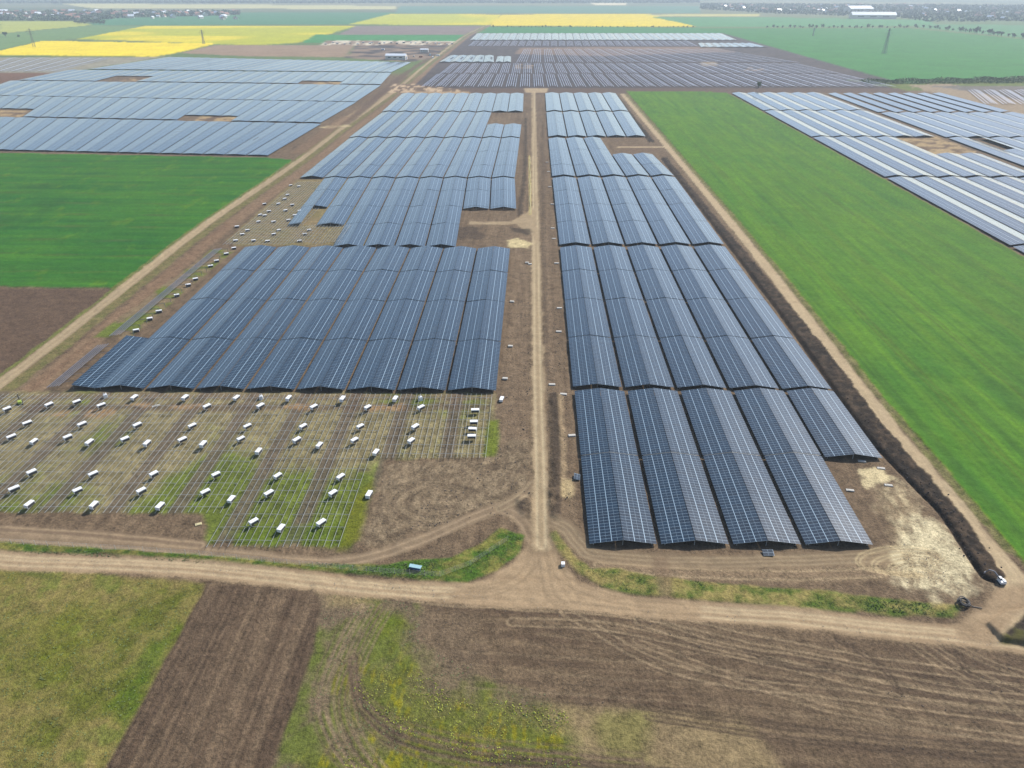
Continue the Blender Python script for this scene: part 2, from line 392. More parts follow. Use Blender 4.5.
farbare(86.5, 74, (421, 900), (437, 846), 34, 'the near half of the dark back field')
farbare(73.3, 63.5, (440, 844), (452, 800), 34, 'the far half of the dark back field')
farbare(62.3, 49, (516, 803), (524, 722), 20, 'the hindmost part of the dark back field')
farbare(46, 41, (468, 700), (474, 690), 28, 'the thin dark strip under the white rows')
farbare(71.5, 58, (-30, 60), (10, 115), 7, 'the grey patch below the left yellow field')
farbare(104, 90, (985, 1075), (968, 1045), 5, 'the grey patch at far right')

# ------------------------------------------------------------------ ground: one tessellation, painted, then split by what it is
us = np.arange(-170, 1200, 1.35); vs = np.concatenate([np.arange(905, 60, -1.1), np.arange(60, 0, -.8), np.array([-1, -2.2, -3.5, -5, -6.5, -8])])
UU, VV = np.meshgrid(us, vs); X, Y = at(UU, VV)
def vnoise(x, y, seed=0):
    xi = np.floor(x).astype(np.int64); yi = np.floor(y).astype(np.int64); fx = x-xi; fy = y-yi
    fx = fx*fx*(3-2*fx); fy = fy*fy*(3-2*fy)
    def h(a, b):
        n = (a*374761393+b*668265263+seed*974634777) & 0xffffffff
        n = ((n ^ (n >> 13))*1274126177) & 0xffffffff
        return ((n ^ (n >> 16)) & 0xffff)/65535.0
    return (h(xi, yi)*(1-fx)+h(xi+1, yi)*fx)*(1-fy)+(h(xi, yi+1)*(1-fx)+h(xi+1, yi+1)*fx)*fy
def fbm(x, y, o=4, seed=0):
    t = 0; a = .5; s = 0
    for k in range(o): t = t+a*vnoise(x*2**k+17*k, y*2**k-9*k, seed+k); s += a; a *= .55
    return t/s
n_big = fbm(X/28, Y/28, 4, 1); n_mid = fbm(X/7, Y/7, 4, 5); n_fin = fbm(X/1.8, Y/1.8, 4, 11); n_str = fbm(X/1.1, Y/26, 4, 21); n_hor = fbm(X/30, Y/1.5, 4, 31)
n_w = fbm(X/5, Y/5, 3, 41)-.5; n_w2 = fbm(X/1.5, Y/1.5, 3, 47)-.5
C = np.zeros(X.shape+(3,)); Z = np.zeros(X.shape); CL = np.zeros(X.shape, int)
CLS = ['ground']
def cls(name):
    if name not in CLS: CLS.append(name)
    return CLS.index(name)
def sstep(a, b, x):
    t = np.clip((x-a)/(b-a), 0, 1); return t*t*(3-2*t)
def poly_d(P, margin=8.0):
    """signed distance (positive inside) to a polygon in metres"""
    xs = [p[0] for p in P]; ys = [p[1] for p in P]
    D = np.full(X.shape, -1e3)
    sel = (X > min(xs)-margin) & (X < max(xs)+margin) & (Y > min(ys)-margin) & (Y < max(ys)+margin)
    if not sel.any(): return D
    x = X[sel]; y = Y[sel]; d = np.full(x.shape, 1e9); ins = np.zeros(x.shape, bool)
    n = len(P)
    for i in range(n):
        ax, ay = P[i]; bx_, by_ = P[(i+1) % n]; vx, vy = bx_-ax, by_-ay
        t = np.clip(((x-ax)*vx+(y-ay)*vy)/(vx*vx+vy*vy+1e-9), 0, 1)
        d = np.minimum(d, np.hypot(x-ax-t*vx, y-ay-t*vy))
        c = ((ay > y) != (by_ > y)) & (x < (bx_-ax)*(y-ay)/((by_-ay) if abs(by_-ay) > 1e-9 else 1e-9)+ax)
        ins ^= c
    D[sel] = np.where(ins, d, -d); return D
def line_d(P, margin=12.0):
    xs = [p[0] for p in P]; ys = [p[1] for p in P]
    D = np.full(X.shape, 1e3); sel = (X > min(xs)-margin) & (X < max(xs)+margin) & (Y > min(ys)-margin) & (Y < max(ys)+margin)
    if not sel.any(): return D
    x = X[sel]; y = Y[sel]; d = np.full(x.shape, 1e9); sg = np.zeros(x.shape)
    for i in range(len(P)-1):
        ax, ay = P[i]; vx, vy = P[i+1][0]-ax, P[i+1][1]-ay
        t = np.clip(((x-ax)*vx+(y-ay)*vy)/(vx*vx+vy*vy+1e-9), 0, 1)
        q = np.hypot(x-ax-t*vx, y-ay-t*vy); m = q < d
        d = np.where(m, q, d); sg = np.where(m, np.sign((x-ax)*vy-(y-ay)*vx), sg)
    D[sel] = d*np.where(sg == 0, 1, sg); return D
def put(mask, c, cname=None, thr=.5):
    global C
    c = np.asarray(c, float)
    if c.ndim == 1: c = c[None, None, :]
    C = C*(1-mask[..., None])+c*mask[..., None]
    if cname: CL[mask > thr] = cls(cname)
def mix3(a, b, t): return np.array(a)*(1-t[..., None])+np.array(b)*t[..., None]
def poly(P, c, cname=None, soft=.8, wob=2.0, world=False, h=0.0, a=1.0):
    global Z
    P = P if world else pts(P); D = poly_d(P, 10+abs(wob)*2+soft*2)+n_w*wob+n_w2*wob*.4
    m = sstep(-soft, soft, D)*a; put(m, c, cname)
    if h: Z = Z+h*m
    return m
def smooth(P, k=8):
    """Catmull-Rom through the points"""
    Q = []; n = len(P)
    for i in range(n-1):
        p0 = P[max(0, i-1)]; p1 = P[i]; p2 = P[i+1]; p3 = P[min(n-1, i+2)]
        for j in range(k):
            t = j/k
            Q.append(tuple(.5*((2*p1[a])+(-p0[a]+p2[a])*t+(2*p0[a]-5*p1[a]+4*p2[a]-p3[a])*t*t+(-p0[a]+3*p1[a]-3*p2[a]+p3[a])*t**3) for a in (0, 1)))
    Q.append(P[-1]); return Q
def track(P, w, c, cname=None, soft=.5, wob=1.0, a=1.0, ruts=None, rutw=.35, rutc=None, world=False, k=6):
    global Z, C
    P = smooth(P if world else pts(P), k); d = line_d(P, 12+w); ad = np.abs(d)-n_w*wob-n_w2*wob*.5
    m = sstep(w/2+soft, w/2-soft, ad)*a
    if c is not None: put(m, c, cname)
    if ruts:
        for r in ruts:
            q = np.exp(-((d-r)/rutw)**2)*(.75+.5*n_fin)
            q = np.clip(q*a, 0, 1)
            if rutc is not None: put(q, rutc)
            Z -= q*.07
    return m
# --- base: trampled brown soil over everything
soilA, soilB = (.112, .086, .072), (.235, .188, .155)
C[:] = mix3(soilA, soilB, np.clip(n_big*.5+n_fin*.5+(n_str-.5)*.9, 0, 1))
# ---- far land
far = Y > 1150
def farpoly(P, c, cname, soft=6, wob=14, h=0, a=1.0): return poly(P, c, cname, soft, wob, h=h, a=a)
gy = mix3((.10, .17, .09), (.16, .21, .11), fbm(X/500, Y/900, 3, 61))
m = sstep(1000, 1080, Y); put(m, gy, 'far_field')
# patchwork beyond three kilometres
pw = vnoise(X/1400, Y/700, 71); pw2 = np.floor(vnoise(X/900, Y/500, 72)*5)/5
m = sstep(2900, 3200, Y); put(m, mix3((.10, .15, .10), (.30, .30, .22), pw2), 'far_field')
farpoly([(60, 3.5), (240, 4.5), (396, 6), (396, 9.5), (240, 8.5), (90, 8)], (.60, .56, .30), 'rapeseed_field')
farpoly([(590, 2.5), (628, 2.5), (626, 5), (595, 5)], (.75, .72, .6), 'far_field')
farpoly([(100, 13), (404, 12.5), (350, 24.6), (90, 25)], (.08, .20, .10), 'crop_field')
farpoly([(400, 6), (700, 6), (700, 13), (395, 13)], (.12, .22, .15), 'crop_field')
farpoly([(0, 21), (75, 21), (92, 25), (0, 33.5)], (.40, .42, .13), 'crop_field')
farpoly([(-160, 22), (0, 21), (0, 33.5), (-160, 45)], (.40, .42, .13), 'crop_field')
farpoly([(-160, 46), (0, 34), (92, 25.5), (146, 26), (110, 36), (42, 41), (0, 50), (-160, 56)], (.16, .24, .10), 'crop_field')
farpoly([(391, 14), (502, 14.5), (490, 25.6), (348, 24.5)], mix3((.74, .62, .07), (.52, .52, .11), sstep(.4, .6, vnoise(X/220, Y/900, 3))), 'rapeseed_field', h=1)
farpoly([(502, 14.5), (649, 14), (697, 27), (489, 26)], (.78, .62, .06), 'rapeseed_field', h=1)
farpoly([(640, 14.5), (760, 14), (758, 16.6), (660, 16.6)], (.55, .50, .22), 'rapeseed_field')
farpoly([(650, 17), (760, 17), (930, 20), (935, 26), (780, 27), (700, 27)], (.10, .24, .10), 'crop_field')
farpoly([(145, 26.2), (356, 26), (300, 43), (258, 45.5), (215, 44.5), (120, 40.5), (75, 39.5)], mix3((.74, .62, .07), (.48, .48, .09), sstep(.4, .62, vnoise(X/260, Y/160, 4))), 'rapeseed_field', h=1)
farpoly([(-160, 56), (0, 51), (42, 41), (215, 44), (187, 51), (155, 57), (0, 55.4), (-160, 58)], (.86, .68, .02), 'rapeseed_field', soft=3, h=1.2)
farpoly([(356, 26.3), (483, 26.3), (468, 34.6), (338, 34.6)], (.22, .19, .20), 'ploughed_field')
farpoly([(316, 35), (467, 34.6), (459, 42), (301, 43)], (.07, .22, .08), 'crop_field')
farpoly([(326, 40.5), (460, 41), (452, 45.5), (320, 45.5)], mix3((.25, .2, .18), (.62, .6, .58), sstep(.45, .65, vnoise(X/9, Y/40, 8))), 'ground')
farpoly([(258, 45.5), (356, 45), (345, 57), (250, 56.5), (180, 53), (215, 45)], (.30, .235, .20), 'ground')
farpoly([(356, 45), (455, 45), (445, 56), (410, 62), (345, 58)], mix3((.07, .065, .075), (.26, .21, .19), sstep(.35, .7, vnoise(X/22, Y/16, 9))), 'ground')
farpoly([(489, 26.6), (697, 27.4), (722, 33), (480, 33)], (.07, .20, .08), 'crop_field')
farpoly([(690, 28.5), (905, 28), (1024, 39.5), (1190, 55), (1190, 80), (1024, 78), (905, 84), (855, 72), (760, 46), (722, 33)], mix3((.050, .17, .05), (.07, .20, .06), n_big), 'crop_field', h=.4)
farpoly([(905, 24), (1024, 25), (1190, 28), (1190, 50), (1024, 38), (920, 27.5)], (.10, .22, .10), 'crop_field')
# dark back field and its brown strip
darks = mix3((.062, .060, .075), (.12, .105, .115), n_mid)
farpoly([(473, 33), (722, 33), (905, 84.5), (895, 90), (415, 90), (411, 86), (441, 57)], darks, 'ground', soft=3, wob=4)
farpoly([(520, 47.5), (712, 46.5), (735, 52), (600, 56), (515, 54)], (.26, .20, .18), 'ground', soft=4, a=.8)
farpoly([(412, 88.5), (908, 88), (905, 93), (400, 93.5)], (.13, .10, .095), 'ground', soft=2, wob=3)
farpoly([(850, 80), (905, 84), (1024, 79), (1190, 80), (1190, 95), (905, 90)], mix3((.08, .15, .05), (.2, .22, .09), n_mid), 'grass', soft=2)
farpoly([(905, 85), (950, 84), (1190, 140), (1190, 160), (930, 92)], (.33, .28, .24), 'ground', soft=2)
farpoly([(930, 86), (1190, 86), (1190, 125), (960, 90)], mix3((.12, .11, .12), (.25, .24, .25), n_mid), 'ground', soft=2)
farpoly([(-160, 58), (155, 57), (170, 56), (88, 69), (64, 72.6), (-160, 73)], mix3((.22, .22, .20), (.35, .35, .33), n_mid), 'ground', soft=3)
farpoly([(-160, 73), (64, 72.6), (0, 85), (-160, 110)], (.17, .11, .09), 'ploughed_field', soft=2)
# ---- nearer fields
cropg = mix3((.060, .142, .001), (.102, .190, .002), np.clip(n_big*.7+(fbm(X/3.5, Y/45, 4, 83)-.5)*1.3+.15, 0, 1))
cropl = mix3((.030, .108, .024), (.062, .155, .020), np.clip(n_big*.6+(fbm(X/60, Y/4, 4, 84)-.5)*1.6+.2, 0, 1))
Pg = [(626, 91), (725, 92.3)]+[(534+1.80*(y+15), y) for y in (100, 140, 180, 260, 420, 700)]+[(1190, 760), (1080, 640), (1034, 575), (1008, 548), (919, 440), (881, 400), (745, 230), (664, 135)]
def tram(c, q, sp, hw, k):
    f = np.abs((q/sp)-np.round(q/sp))*sp; g = (np.exp(-((f-.9)/hw)**2))*sstep(900, 300, Y)*k
    return c*(1-g[..., None])+np.array((.10, .095, .05))*g[..., None]
dr = fbm(X/.7, Y/80, 3, 201)-.5; patch_ = sstep(.60, .78, fbm(X/40, Y/70, 4, 203)); thin = sstep(.62, .8, fbm(X/6, Y/12, 4, 204))
cropg = cropg*(1+.75*dr[..., None])*(1-.12*patch_[..., None])+np.array((.03, .03, .0))*thin[..., None]*.5
cropg = tram(cropg, X-Y*.004, 24.0, .35, .33)
cropl = cropl*(1-.2*patch_[..., None])*(1+.5*(fbm(X/60, Y/1.5, 3, 206)-.5)[..., None])+np.array((.05, .05, .01))*thin[..., None]*.7
cropl = tram(cropl, Y+X*.02, 21.0, .4, .33)
poly(Pg, cropg, 'crop_field', soft=.9, wob=2.2, h=.35)
poly([(-160, 149), (0, 153), (268, 158), (293, 160), (119, 288.5), (0, 287), (-160, 285)], cropl, 'crop_field', soft=1, wob=2, h=.35)
poly([(-160, 288), (0, 288.5), (113, 290.5), (0, 377), (-160, 492)], mix3((.105, .078, .068), (.145, .108, .092), np.clip(n_mid*.6+fbm(X/30, Y/2, 3, 90)*.5, 0, 1)), 'ploughed_field', soft=.8, wob=1.5)
# verge strips along the left track
lroad = [(-160, 505), (0, 384), (60, 338), (120, 291), (211, 221), (297, 162), (345, 126), (396, 90), (424, 66), (436, 57), (466, 35), (487, 25)]
def shift(P, d): return [(x+d, y) for x, y in pts(P)]
track(shift(lroad, 4.6), 4.5, mix3((.13, .15, .07), (.24, .20, .14), n_fin), 'grass', .8, 1.5, world=True)
track(shift(lroad, -3.2), 1.6, (.17, .19, .09), 'grass', .5, 1.5, world=True)
track(shift(lroad, 12), 7.0, mix3((.20, .14, .115), (.27, .21, .17), n_str), None, 1.2, 1.5, world=True)
roadc = mix3((.30, .245, .195), (.43, .37, .305), np.clip(n_fin*.6+n_mid*.5-.05, 0, 1))
darkc = mix3((.20, .160, .135), (.29, .24, .20), n_fin)
track(lroad, 4.6, roadc, 'dirt_road', .5, .8, ruts=(-1.0, 1.0), rutc=(.42, .37, .30))
track([(330, 128), (372, 104), (396, 92), (430, 92)], 7, (.38, .31, .25), None, 2, 5, a=.8)
track([(326, 127), (345, 126)], 9, (.55, .49, .38), None, 1.5, 3, a=.9)
track([(345, 124), (366, 107), (402, 76), (430, 58)], 9, mix3((.09, .07, .065), (.19, .14, .12), n_mid), None, 1.5, 3, a=.85)
track([(300, 152), (345, 118)], 12, (.22, .16, .13), None, 2, 3, a=.6)
poly([(393, 84), (412, 84), (470, 91), (455, 94.5), (405, 94), (388, 92)], mix3((.16, .12, .10), (.55, .45, .38), sstep(.45, .6, fbm(X/5, Y/6, 3, 222))), None, 1.5, 5)
# ---- the bare-frame field in front: dry grass, green towards the near edge, worn lanes between rows
Pf = [(-160, 392), (66, 391), (496, 393), (499, 440), (493, 456), (386, 461), (372, 500), (352, 547), (204, 545), (206, 514), (-160, 509)]
rowx = (X-pt(96.3, 390)[0])/(pt(146.3, 390)[0]-pt(96.3, 390)[0])
rowx = rowx-(0.6*(Y-pt(96, 390)[1])/400)*0; fr_ = rowx-np.floor(rowx)
lane = sstep(.08, .16, fr_)*sstep(.42, .34, fr_)
green = np.clip(sstep(.50, .78, fbm(X/16, Y/22, 3, 101)*.8+.2*n_fin+.26*sstep(152, 120, Y)+.05*sstep(-90, -30, X)), 0, 1)
fld = mix3((.245, .225, .160), (.135, .175, .060), green); fld = fld*1.08*(.55+.85*n_fin[..., None])*(.75+.5*n_str[..., None])
fld = fld*(1-lane[..., None]*.85)+mix3((.115, .098, .09), (.18, .155, .14), n_str)*lane[..., None]*.85
mF = poly(Pf, fld, 'grass', soft=.8, wob=2)
poly([(228, 530), (355, 520), (350, 547), (236, 545)], mix3((.13, .16, .03), (.07, .16, .03), n_mid), None, 2, 4, a=.45)
poly([(488, 420), (499, 420), (497, 456), (484, 456)], (.14, .20, .04), None, .8, 1, a=.8)
poly([(352, 500), (372, 480), (362, 540), (340, 549)], (.17, .19, .05), None, 1.2, 2, a=.8)
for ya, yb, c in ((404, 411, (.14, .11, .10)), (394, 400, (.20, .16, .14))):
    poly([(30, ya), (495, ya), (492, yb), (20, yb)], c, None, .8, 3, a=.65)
for xx, y0, y1 in ((40, 413, 417), (88, 410, 416), (125, 403, 407), (175, 405, 408), (283, 405, 410), (375, 405, 410)):
    poly([(xx, y0), (xx+28, y0-1), (xx+26, y1), (xx-4, y1)], (.38, .28, .20), None, 1, 3, a=.8)
# tan strip with crates at the block's left edge and the yard above
poly([(211, 250), (236, 249), (130, 338), (92, 338)], mix3((.23, .19, .15), (.15, .19, .07), sstep(.4, .6, n_mid)), 'grass', .8, 2)
poly([(296, 180), (345, 179), (370, 246), (236, 246), (226, 240)], mix3((.27, .22, .17), (.21, .20, .12), n_mid), None, 1, 2)
# --- lower part: meadow, ploughed strip, weedy ground
meadow = mix3((.130, .150, .050), (.27, .235, .13), np.clip((n_big-.5)*1.6+(n_fin-.5)*.9+(n_mid-.5)*1.7+.5, 0, 1))
meadow = meadow*(1-sstep(.55, .7, n_mid)[..., None]*.55)+np.array((.10, .165, .04))*sstep(.55, .7, n_mid)[..., None]*.55
poly([(-170, 554), (0, 566), (100, 573), (203, 584), (205, 600), (104, 772), (40, 906), (-170, 906)], meadow, 'grass', .8, 1.6)
poly([(120, 690), (150, 640), (178, 630), (150, 690), (118, 745)], (.08, .155, .03), None, 2, 5, a=.6)
poly([(30, 625), (80, 600), (110, 640), (60, 668)], (.14, .175, .04), None, 4, 8, a=.5)
weeds = mix3((.175, .145, .12), (.135, .165, .065), sstep(.47, .66, n_mid*.6+n_fin*.2+n_big*.2))
poly([(320, 589), (440, 603), (425, 640), (470, 668), (560, 690), (600, 770), (640, 906), (180, 906), (268, 770), (312, 650)], weeds, 'grass', 1, 3)
yel = sstep(.50, .70, fbm(X/.8, Y/2.2, 4, 120))*sstep(.38, .6, n_mid)
mY = poly([(345, 680), (400, 650), (450, 690), (570, 710), (590, 770), (480, 765), (390, 730), (350, 715)], mix3((.13, .16, .045), (.36, .33, .04), yel*.7), None, 4, 9, a=.6)
poly([(330, 748), (420, 752), (520, 790), (520, 906), (330, 906), (300, 770)], mix3((.13, .15, .05), (.36, .33, .04), yel*.8), None, 4, 9, a=.6)
poly([(368, 600), (408, 612), (405, 650), (372, 640)], mix3((.10, .165, .03), (.16, .18, .05), n_fin), None, 2, 4, a=.7)
poly([(332, 592), (372, 598), (362, 610), (330, 604)], (.33, .28, .19), None, 1.5, 3, a=.6)
poly([(556, 700), (640, 706), (760, 716), (900, 906), (600, 906), (572, 768)], mix3((.26, .215, .16), (.33, .28, .20), n_fin), None, 3, 6, a=.75)
poly([(600, 715), (640, 712), (650, 760), (600, 768)], (.16, .19, .06), None, 3, 7, a=.45)
pl = mix3((.105, .080, .068), (.175, .138, .115), np.clip(.5+(fbm(X/.9, Y/60, 4, 131)-.5)*2.2+(fbm(X/5, Y/90, 2, 133)-.5)*1.6, 0, 1))
mP = poly([(206, 587), (262, 584), (314, 590), (320, 604), (313, 650), (296, 700), (270, 772), (215, 906), (36, 906), (104, 772), (160, 668)], pl, 'ploughed_field', .5, .8)
Z -= mP*.06*(np.sin(X*2*math.pi/1.4)*.5+.5)
for x0 in (-38, -33, -27.5, -22): pass
# big brown field at lower right with its sweeping wheel tracks
bf = mix3((.115, .088, .074), (.200, .160, .130), np.clip(.42+(fbm(X/26+Y/40, Y/1.3+X/22, 4, 140)-.5)*1.5+(n_fin-.5)*.7+(n_big-.5)*.8, 0, 1))
poly([(430, 603), (470, 608), (600, 614), (760, 629), (905, 643), (1190, 690), (1190, 906), (880, 906), (740, 712), (560, 702), (480, 680), (420, 640)], bf, 'ploughed_field', 1.2, 2.5)
poly([(420, 612), (470, 610), (480, 700), (420, 690)], (.19, .155, .13), None, 3, 6, a=.5)
TL = (.33, .275, .225); TD = (.095, .075, .065)
tracks_light = [
    [(375, 590), (430, 600), (520, 606), (640, 615), (760, 640), (900, 665), (1100, 690)],
    [(566, 612), (600, 632), (650, 660), (720, 680), (820, 692), (930, 706), (1100, 730)],
    [(512, 622), (600, 626), (700, 645), (800, 668), (900, 690), (1100, 716)],
    [(640, 620), (720, 646), (800, 660), (880, 676), (980, 694), (1100, 706)],
    [(915, 644), (950, 668), (990, 690), (1030, 716)], [(932, 642), (975, 670), (1030, 692)], [(955, 642), (990, 660), (1040, 676)],
    [(640, 640), (780, 690), (860, 712), (1030, 738)]]
for i, t in enumerate(tracks_light):
    track(t, 0, None, None, ruts=((-.95, .95) if i < 4 else (0, 1.3)), rutw=.24, rutc=TL, a=.8 if i < 4 else .65)
    if i < 4: track(t, 0, None, None, ruts=(-.35, 1.6), rutw=.16, rutc=TD, a=.55)
for t in ([(640, 705), (760, 722), (880, 735), (1060, 752)], [(650, 716), (780, 736), (900, 748), (1060, 762)], [(480, 766), (560, 760), (700, 772)],
          [(840, 640), (880, 662), (900, 690)], [(960, 655), (972, 675), (990, 686)], [(750, 650), (790, 665), (830, 668)]):
    track(t, 0, None, None, ruts=(0, .8), rutw=.3, rutc=TD, a=.8)
for k in range(9):
    y0 = 625+k*9
    track([(430+rng.integers(0, 120), y0), (600, y0+8), (760, y0+rng.integers(18, 34)), (1030, y0+rng.integers(50, 75))], 0, None, None, ruts=(0,), rutw=.25, rutc=(.27, .225, .185) if k % 2 else TD, a=.4)
# curved wheel marks in the weeds
for dx, a in ((0, .9), (9, .7), (20, .8), (30, .6), (-8, .5)):
    track([(362+dx, 606), (338+dx, 650), (322+dx, 700), (335+dx, 745), (372+dx, 790)], 0, None, None, ruts=(-.5, .5), rutw=.3, rutc=(.17, .135, .115) if dx % 3 else (.25, .205, .17), a=a)
for dy, a in ((0, .9), (9, .9), (17, .6), (-8, .5)):
    track([(352, 660+dy), (362, 700+dy), (400, 730+dy), (470, 748+dy), (560, 757+dy), (640, 764+dy)], 0, None, None, ruts=(-.5, .5), rutw=.32, rutc=(.165, .13, .11) if dy != 9 else TD, a=a)
# wheel churn left of the central track
churn = fbm(X/1.0+n_mid*6, Y/2.2+n_mid*5, 4, 150)
poly([(386, 463), (494, 458), (510, 440), (531, 440), (531, 512), (500, 500), (440, 525), (370, 548), (358, 545), (376, 500)], mix3((.16, .13, .108), (.28, .235, .195), sstep(.3, .7, churn)), None, 1.2, 2)
for k in range(8):
    cx, cy, rx, ry = 428+k*2, 507-k*1.2, 50-k*5.5, 26-k*2.9
    track([(cx+rx*math.cos(t), cy+ry*math.sin(t)) for t in np.linspace(.3*math.pi, 1.75*math.pi, 9)], 0, None, None, ruts=(-.3, .5), rutw=.26, rutc=(.30, .25, .205) if k % 2 else (.125, .10, .085), a=.55)
for k in range(14):
    x0 = 470+rng.uniform(-20, 50); y0 = rng.uniform(462, 505)
    track([(x0-15, y0+rng.uniform(-8, 8)), (x0, y0), (x0+22, y0+rng.uniform(-14, 10))], 0, None, None, ruts=(0,), rutw=.28, rutc=(.31, .26, .21) if k % 2 else TD, a=.5)
# long wheel streaks along the bare soil beside the central track
for x0 in (503, 508, 513, 518, 523, 552, 556):
    track([(x0, 440), (534-(534-x0)*(315/455.), 300), (534-(534-x0)*(235/455.), 220)], 0, None, None, ruts=(0, .6), rutw=.2, rutc=(.28, .225, .19), a=.35)
# dark spoil along the track
for P_, a in (([(526, 118), (525.5, 165), (520, 215)], .8), ([(543, 125), (544, 230), (547, 380)], .35), ([(554, 395), (556, 440), (556, 485)], .9), ([(555, 492), (556, 515)], .9), ([(524, 500), (527, 512)], .8)):
    q = track(P_, 3.0 if P_[0][1] > 380 else 2.4, mix3((.05, .042, .038), (.10, .08, .07), n_fin), None, .7, 1.6, a=a)
    Z += q*(n_fin*1.1)
track([(560, 395), (563, 440), (564, 480)], 1.4, (.36, .30, .24), None, .6, 1, a=.6)
poly([(560, 478), (574, 480), (572, 500), (562, 497)], (.50, .43, .32), None, .7, 2, a=.8)
# lower dirt roads and junction
track([(0, 536), (100, 543), (220, 553), (300, 562), (360, 559), (420, 540), (480, 514), (502, 509), (522, 520), (534, 540)], 3.6, darkc, 'dirt_road', .5, .9, ruts=(-.9, .9), rutc=(.34, .28, .235))
track([(-160, 522), (0, 529), (100, 536), (200, 545)], 3.0, mix3((.18, .14, .12), (.26, .21, .18), n_hor), 'dirt_road', .8, 1.5, ruts=(-.8, .8), rutc=(.34, .28, .23))
track([(500, 508), (520, 497), (533, 484)], 3, darkc, 'dirt_road', .5, .8, ruts=(-.8, .8), rutc=(.33, .28, .23))
track([(548, 520), (566, 528), (580, 545), (600, 556), (700, 562), (800, 560), (890, 556)], 5, mix3((.18, .145, .12), (.28, .23, .19), n_hor), 'dirt_road', 1, 1.5, ruts=(-1.2, .0, 1.2), rutc=(.33, .28, .23), a=.85)
track([(600, 566), (700, 573), (800, 575), (880, 572)], 4, mix3((.22, .175, .145), (.33, .27, .22), n_hor), None, 1, 1.5, ruts=(-1.2, 1.2), rutc=(.37, .31, .25), a=.8)
# verges
verge = mix3((.075, .145, .04), (.22, .22, .10), sstep(.35, .68, n_fin*.6+n_mid*.4))
poly([(-160, 533), (0, 542), (100, 548), (200, 554.5), (300, 563.5), (380, 565), (404, 560), (453, 557), (482, 544), (500, 529), (524, 535), (519, 553), (497, 571), (467, 583), (435, 580), (380, 576), (300, 570), (200, 561), (100, 554), (0, 551), (-160, 543)],
     verge, 'grass', .5, 1.2, h=.12)
poly([(545, 533), (556, 530), (574, 554), (590, 568), (619, 569), (654, 577), (682, 580), (724, 583), (760, 586), (800, 589), (892, 598), (935, 603), (965, 605), (952, 617), (880, 614), (812, 609), (700, 600), (630, 594), (602, 588), (575, 571)],
     mix3((.09, .145, .045), (.30, .27, .15), sstep(.3, .65, n_fin*.5+n_mid*.5)), 'grass', .6, 1.4, h=.12)
poly([(652, 555), (668, 556), (672, 601), (660, 602)], (.20, .155, .13), None, .8, 1, a=.6)
lower = [(-170, 544), (0, 560), (100, 564), (200, 569), (300, 580), (400, 590), (480, 594), (560, 598), (640, 607), (700, 612), (800, 619), (900, 630), (1000, 640), (1190, 668)]
roadb = mix3((.29, .23, .185), (.43, .355, .29), np.clip(n_fin*.5+n_hor*.6-.05, 0, 1))
track(lower, 5.2, roadb, 'dirt_road', .6, 1.0, ruts=(-1.3, -.3, 1.2), rutw=.4, rutc=(.50, .43, .355))
poly([(534, 532), (548, 532), (558, 558), (580, 582), (640, 598), (700, 604), (700, 620), (600, 612), (470, 606), (452, 600), (455, 586), (490, 578), (515, 560), (528, 545)], roadb*1.05, 'dirt_road', .8, 1.2)
for P_ in ([(541, 520), (534, 560), (500, 590), (440, 597)], [(541, 520), (555, 570), (600, 596), (680, 608)], [(536, 540), (520, 578), (470, 592)], [(545, 540), (562, 580), (575, 600)], [(540, 540), (548, 590), (560, 604)]):
    track(P_, 0, None, None, ruts=(-.9, .9), rutw=.32, rutc=(.29, .235, .19), a=.5)
croad = [(533.6, 92), (534.5, 170), (536, 250), (537, 320), (538.3, 400), (540.3, 470), (541.5, 545)]
track(croad, 6.4, (.20, .16, .13), None, 1.0, 2.6, a=.5)
track(croad, 3.9, roadc, 'dirt_road', .45, 1.5, ruts=(-.9, .9), rutw=.35, rutc=(.50, .44, .365))
track(croad, 0, None, None, ruts=(0,), rutw=.35, rutc=(.33, .28, .22), a=.5)
track([(473, 223), (505, 223), (534, 221)], 4.5, roadc, 'dirt_road', .6, 1.5)
poly([(512, 221), (534, 208), (540, 250), (533, 236)], roadc, 'dirt_road', .6, 1)
poly([(507, 240), (518, 238), (532, 244), (528, 248), (508, 248)], (.62, .56, .42), None, 1, 3)
poly([(452, 226), (480, 228), (485, 238), (450, 240)], (.08, .065, .06), None, 1.5, 5, a=.7)
poly([(512, 228), (531, 229), (530, 236), (515, 232)], (.05, .043, .04), None, 1.2, 4, a=.8)
track([(529.7, 156), (530.2, 215)], .9, (.55, .50, .30), None, .3, .2)
poly([(402, 91), (470, 92), (470, 94), (420, 94)], (.42, .33, .26), None, 1.2, 6, a=.8)
poly([(524, 88), (548, 88), (546, 93), (526, 93)], (.50, .42, .34), None, 1.2, 4, a=.8)
for P_ in ([(190, 123), (246, 123), (240, 114.5), (205, 114.5)], [(-20, 117), (20, 117.5), (30, 111), (0, 110)], [(312, 85), (348, 85), (344, 80), (318, 80)], [(122, 81), (168, 82), (170, 77.5), (135, 77)], [(890, 137), (936, 137), (985, 155), (925, 155)]):
    poly(P_, mix3((.16, .12, .10), (.42, .34, .25), sstep(.35, .65, fbm(X/8, Y/8, 3, 171))), 'ground', 1.5, 5)
for P_ in ([(620, 52+93), (642, 145), (660, 152), (625, 154)],): poly(P_, (.17, .13, .11), None, 1, 3)
poly([(700, 62), (716, 62), (718, 66), (702, 66)], (.45, .38, .3), None, 3, 5, a=.6)
